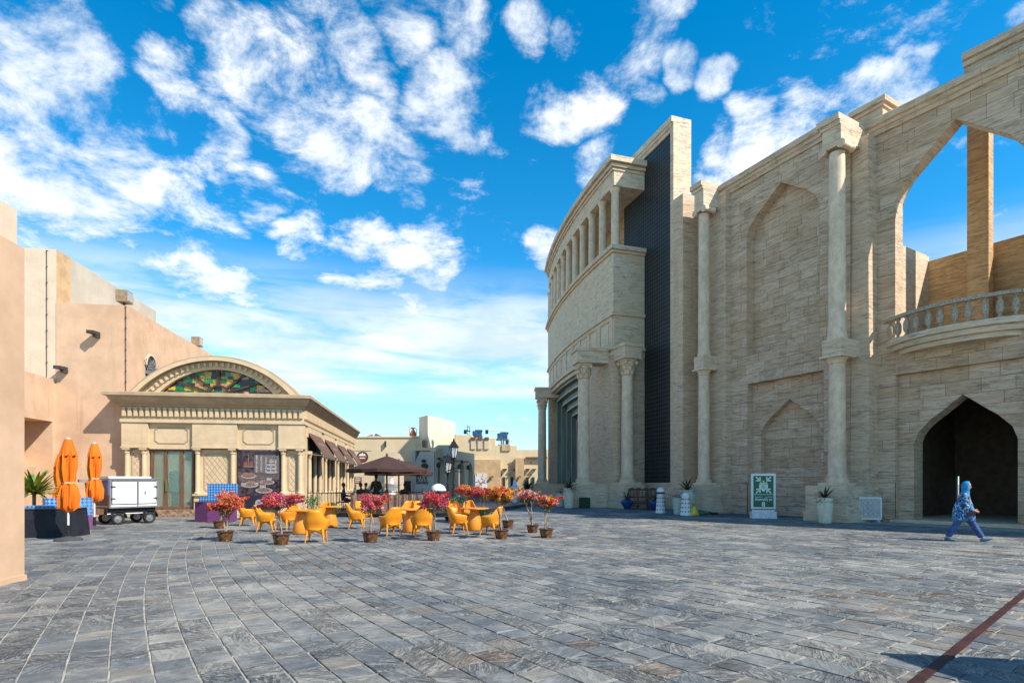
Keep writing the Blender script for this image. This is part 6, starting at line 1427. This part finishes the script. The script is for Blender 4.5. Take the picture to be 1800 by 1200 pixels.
# body: one surface (pelvis, spine, neck, legs, arms)
N = [(0, 0, .86, .13, .11), (.01, 0, 1.02, .115, .10), (.02, 0, 1.18, .125, .10), (.03, 0, 1.30, .07, .07), (.045, 0, 1.40, .05, .05),
     (-.02, -.085, .79, .085), (-.16, -.085, .46, .058), (-.38, -.085, .14, .042), (-.37, -.085, .085, .04),
     (.03, .085, .79, .085), (.22, .085, .46, .058), (.41, .085, .12, .042), (.425, .085, .075, .04),
     (.02, -.155, 1.26, .05), (-.03, -.20, 1.02, .042), (.14, -.185, .86, .034), (.19, -.17, .84, .026),
     (.02, .155, 1.26, .05), (-.06, .20, 1.02, .042), (.03, .22, .83, .034), (.07, .215, .79, .026)]
E_ = chain(0, 1, 2, 3, 4) + chain(0, 5, 6, 7, 8) + chain(0, 9, 10, 11, 12) + [(2, 13)] + chain(13, 14, 15, 16) + [(2, 17)] + chain(17, 18, 19, 20)
skinned('body', N, E_, SKIN, wo_, P0, 0)
# trousers
NT = [(0, 0, .84, .15, .135), (-.03, -.09, .76, .115), (-.10, -.09, .60, .10), (-.17, -.09, .46, .085), (-.27, -.09, .28, .08), (-.365, -.09, .11, .085),
      (.035, .09, .76, .115), (.13, .09, .60, .10), (.225, .09, .45, .085), (.32, .09, .27, .08), (.405, .09, .10, .085)]
skinned('trousers', NT, chain(0, 1, 2, 3, 4, 5) + chain(0, 6, 7, 8, 9, 10), DENIM, wo_, P0, 0)
# tunic with sleeves, hem at mid thigh
NU = [(-.005, 0, .54, .19, .20), (-.01, 0, .76, .185, .195), (0, 0, .95, .165, .17), (.02, 0, 1.12, .165, .165), (.03, 0, 1.26, .135, .12), (.035, 0, 1.335, .07, .07),
      (.01, -.16, 1.25, .075), (-.02, -.205, 1.12, .07), (-.035, -.215, 1.02, .066), (.06, -.205, .93, .06), (.125, -.19, .875, .052),
      (.01, .16, 1.25, .075), (-.04, .205, 1.12, .07), (-.065, .22, 1.02, .066), (-.02, .23, .92, .06), (.02, .225, .85, .052)]
skinned('tunic', NU, chain(0, 1, 2, 3, 4, 5) + [(4, 6)] + chain(6, 7, 8, 9, 10) + [(4, 11)] + chain(11, 12, 13, 14, 15), BPRINT, wo_, P0, 0, root=2)
MB().lathe([(.24, .57), (.235, .64), (.225, .78), (.21, .90), (.18, 1.02), (.155, 1.07)], 28, (0, 0), 1.08, .98, wob=lambda a, z: 1 + .04 * math.sin(7 * a) * (1.1 - z)).build('tunic_skirt', BPRINT, wo_, P0, smooth=True)
MB().tube([(.105, -.197, .888), (.15, -.187, .862)], [.047, .04], 12).build('cuff', SCARF, wo_, P0, smooth=True)
head(wo_, (P0[0] + .075, P0[1], P0[2]), 0, 1.385, SKIN, None, .98)
sc = MB(); n = 24; prof = [(1.25, .10, .12, -.02), (1.32, .098, .105, -.02), (1.37, .092, .092, -.005), (1.42, .098, .098, .0), (1.48, .110, .104, .0), (1.54, .112, .104, .005), (1.59, .095, .09, .012), (1.625, .055, .055, .02), (1.635, .01, .01, .025)]
vs = []; fs = []; k = len(prof)
for i in range(n + 1):
    a = R(58) + (2 * math.pi - R(116)) * i / n
    for q, (z, rx, ry, ox) in enumerate(prof):
        full = q < 3 or q > 6; aa = 2 * math.pi * i / n if full else a
        if full: aa = R(180) + (aa - R(180)) * (1 if q < 2 or q > 6 else .86)
        wv2 = 1 + .03 * math.sin(9 * aa + 3 * z * 10); vs.append((.05 + ox + rx * math.cos(aa) * wv2, ry * math.sin(aa) * wv2, z))
for i in range(n):
    for q in range(k - 1): fs.append((i*k+q, (i+1)*k+q, (i+1)*k+q+1, i*k+q+1))
o = sc.add(vs, fs).build('headscarf', SCARF, wo_, P0, smooth=True); md = o.modifiers.new('s', 'SOLIDIFY'); md.thickness = .012
hand(wo_, P0, 0, (.175, -.172, .845), (.9, .15, -.3), SKIN, 1.0); hand(wo_, P0, 0, (.055, .217, .80), (.7, 0, -.7), SKIN, 1.0)
for (x, y, a) in ((-.36, -.088, -8), (.43, .088, 12)):
    s_ = MB(); ca, sa = math.cos(R(a)), math.sin(R(a)); Q = [(-.07, .035, .045), (0, .045, .045), (.09, .036, .038), (.17, .022, .03), (.20, .012, .015)]
    s_.tube([(x + u * ca, y, .045 + u * sa + (0.0 if a > 0 else 0)) for u, r1, r2 in Q], [r1 for u, r1, r2 in Q], 10); s_.build('shoe', SHOE, wo_, P0, smooth=True)
bg_ = thing('shoulder_bag', 'small dark bag hanging at the hip of the walking person', 'bag', P0); MB().hexa([(.02, -.25, .68), (.22, -.25, .70), (.22, -.20, .70), (.02, -.20, .68), (.04, -.25, .80), (.21, -.25, .82), (.21, -.20, .82), (.04, -.20, .80)]).build('bag_body', M('bag_leather', (.06, .03, .04), .6), bg_, P0); MB().tube([(.05, -.235, .80), (.12, -.19, 1.05), (.10, -.12, 1.28), (.03, .02, 1.36)], .008, 6).build('strap', M('pale_cord', (.6, .45, .45), .7), bg_, P0)
ph = thing('phone', 'dark phone held in the hand of the walking person', 'phone', P0); MB().hexa([(.24, -.185, .775), (.31, -.155, .765), (.305, -.145, .765), (.235, -.175, .775), (.25, -.185, .80), (.32, -.155, .79), (.315, -.145, .79), (.245, -.175, .80)]).build('phone_body', BLACK, ph, P0)

for o in (wo_, bg_, ph): o.rotation_euler = (0, 0, R(-30))
# --- people on the terrace and beyond
def standing(px, Y, z0, H, rz, skin, top, legs, lab, robe=None, hd=HAIR):
    p = (*spot(px, Y), z0); t = thing('person', lab, 'person', p, R(rz)); s = H / 1.72; r_ = R(rz)
    N = [(0, 0, .92, .13, .11), (0, 0, 1.1, .12, .1), (0, 0, 1.28, .14, .1), (.01, 0, 1.44, .055), (.015, 0, 1.52, .05), (0, -.09, .84, .085), (.02, -.1, .48, .06), (0, -.1, .08, .045), (0, .09, .84, .085), (.02, .1, .48, .06), (0, .1, .08, .045),
         (0, -.18, 1.38, .05), (-.03, -.25, 1.1, .043), (.14, -.22, .98, .034), (0, .18, 1.38, .05), (-.03, .25, 1.1, .043), (.14, .22, .98, .034)]
    S = lambda L: [(a * s, b * s, c * s) + tuple(q * s for q in r) for a, b, c, *r in L]
    skinned('body', S(N), chain(0, 1, 2, 3, 4) + chain(0, 5, 6, 7) + chain(0, 8, 9, 10) + [(2, 11)] + chain(11, 12, 13) + [(2, 14)] + chain(14, 15, 16), skin, t, p, r_)
    if robe:
        skinned('robe', S([(0, 0, .06, .24, .24), (0, 0, .5, .22, .22), (0, 0, .95, .2, .2), (0, 0, 1.28, .19, .17), (0, 0, 1.45, .08, .08), (0, -.2, 1.36, .09), (-.02, -.28, 1.1, .08), (.12, -.26, .95, .07), (0, .2, 1.36, .09), (-.02, .28, 1.1, .08), (.12, .26, .95, .07)]), chain(0, 1, 2, 3, 4) + [(3, 5)] + chain(5, 6, 7) + [(3, 8)] + chain(8, 9, 10), robe, t, p, r_, root=2)
        MB().lathe([(.17*s, 1.38*s), (.13*s, 1.5*s), (.125*s, 1.62*s), (.115*s, 1.72*s), (.06*s, 1.78*s), (.01, 1.79*s)], 16).build('head_cloth', robe, t, p, r_, smooth=True)
    else:
        skinned('shirt', S([(0, 0, .86, .17, .15), (0, 0, 1.05, .165, .14), (0, 0, 1.28, .17, .13), (0, 0, 1.45, .075), (0, -.19, 1.38, .075), (-.03, -.26, 1.1, .065), (.11, -.23, 1.0, .055), (0, .19, 1.38, .075), (-.03, .26, 1.1, .065), (.11, .23, 1.0, .055)]), chain(0, 1, 2, 3) + [(2, 4)] + chain(4, 5, 6) + [(2, 7)] + chain(7, 8, 9), top, t, p, r_, root=1)
        skinned('trousers', S([(0, 0, .92, .15, .13), (0, -.09, .82, .105), (.02, -.1, .48, .085), (0, -.1, .06, .08), (0, .09, .82, .105), (.02, .1, .48, .085), (0, .1, .06, .08)]), chain(0, 1, 2, 3) + chain(0, 4, 5, 6), legs, t, p, r_)
    head(t, p, r_, 1.50 * s, skin, None if robe else hd, s)
    for sy in (-1, 1): hand(t, p, r_, (.15 * s, sy * .22 * s, .97 * s), (1, -sy * .3, -.1), skin, s); MB().tube([(-.08*s, sy*.1*s, .045), (.0, sy*.1*s, .05), (.16*s, sy*.1*s, .03)], [.04*s, .045*s, .025*s], 8).build('shoe', BLACK, t, p, r_, smooth=True)
def seated(px, Y, z0, rz, skin, top, legs, lab, hd=HAIR):
    p = (*spot(px, Y), z0); t = thing('person', lab, 'person', p, R(rz)); r_ = R(rz)
    N = [(0, 0, .52, .14, .12), (-.02, 0, .75, .12, .1), (.0, 0, .93, .14, .1), (.02, 0, 1.1, .055), (.035, 0, 1.18, .05), (.1, -.09, .52, .09), (.42, -.1, .50, .06), (.42, -.1, .08, .045), (.1, .09, .52, .09), (.42, .1, .50, .06), (.42, .1, .08, .045),
         (0, -.18, 1.02, .05), (.02, -.23, .76, .043), (.28, -.16, .74, .034), (0, .18, 1.02, .05), (.02, .23, .76, .043), (.28, .16, .74, .034)]
    skinned('body', N, chain(0, 1, 2, 3, 4) + chain(0, 5, 6, 7) + chain(0, 8, 9, 10) + [(2, 11)] + chain(11, 12, 13) + [(2, 14)] + chain(14, 15, 16), skin, t, p, r_)
    skinned('shirt', [(0, 0, .50, .17, .16), (-.02, 0, .74, .16, .14), (0, 0, .94, .17, .13), (.02, 0, 1.1, .075), (0, -.19, 1.02, .075), (.02, -.24, .78, .065), (.2, -.19, .75, .055), (0, .19, 1.02, .075), (.02, .24, .78, .065), (.2, .19, .75, .055)], chain(0, 1, 2, 3) + [(2, 4)] + chain(4, 5, 6) + [(2, 7)] + chain(7, 8, 9), top, t, p, r_, root=1)
    skinned('trousers', [(0, 0, .53, .15, .13), (.12, -.09, .53, .105), (.42, -.1, .50, .085), (.42, -.1, .08, .075), (.12, .09, .53, .105), (.42, .1, .50, .085), (.42, .1, .08, .075)], chain(0, 1, 2, 3) + chain(0, 4, 5, 6), legs, t, p, r_)
    head(t, p, r_, 1.16, skin, hd)
    for sy in (-1, 1): hand(t, p, r_, (.29, sy * .16, .74), (1, -sy * .4, 0), skin); MB().tube([(.36, sy*.1, .045), (.44, sy*.1, .05), (.58, sy*.1, .03)], [.04, .045, .025], 8).build('shoe', BLACK, t, p, r_, smooth=True)
GREYS = M('charcoal_shirt', (.05, .045, .04), .85, .2, 9, .2); NAVY = M('navy_cloth', (.015, .02, .035), .85, .2, 9, .2); PBLUE = M('pale_blue_shirt', (.32, .42, .62), .85, .1, 9, .2); THOBE = M('white_robe', (.62, .70, .82), .85, .06, 8, .3)
standing(661, 28.9, .2, 1.80, 250, DSKIN, GREYS, NAVY, 'waiter in a dark waistcoat standing under the brown parasol')
seated(604, 28.2, .2, 20, DSKIN, NAVY, NAVY, 'diner in dark clothes seated beside the cafe side columns')
seated(634, 28.9, .2, 60, DSKIN, NAVY, NAVY, 'diner in a dark jacket seated left of the waiter'); seated(643, 29.9, .2, 150, SKIN, PBLUE, NAVY, 'diner in a pale blue shirt seated beside the dark-jacketed one')
seated(712, 29.0, .2, 80, DSKIN, NAVY, NAVY, 'diner in black seated right of the fountain behind the planks')
standing(905, 40.0, 0, 1.72, 60, SKIN, THOBE, THOBE, 'person in a white robe and head cloth walking away near the far doors', robe=THOBE)
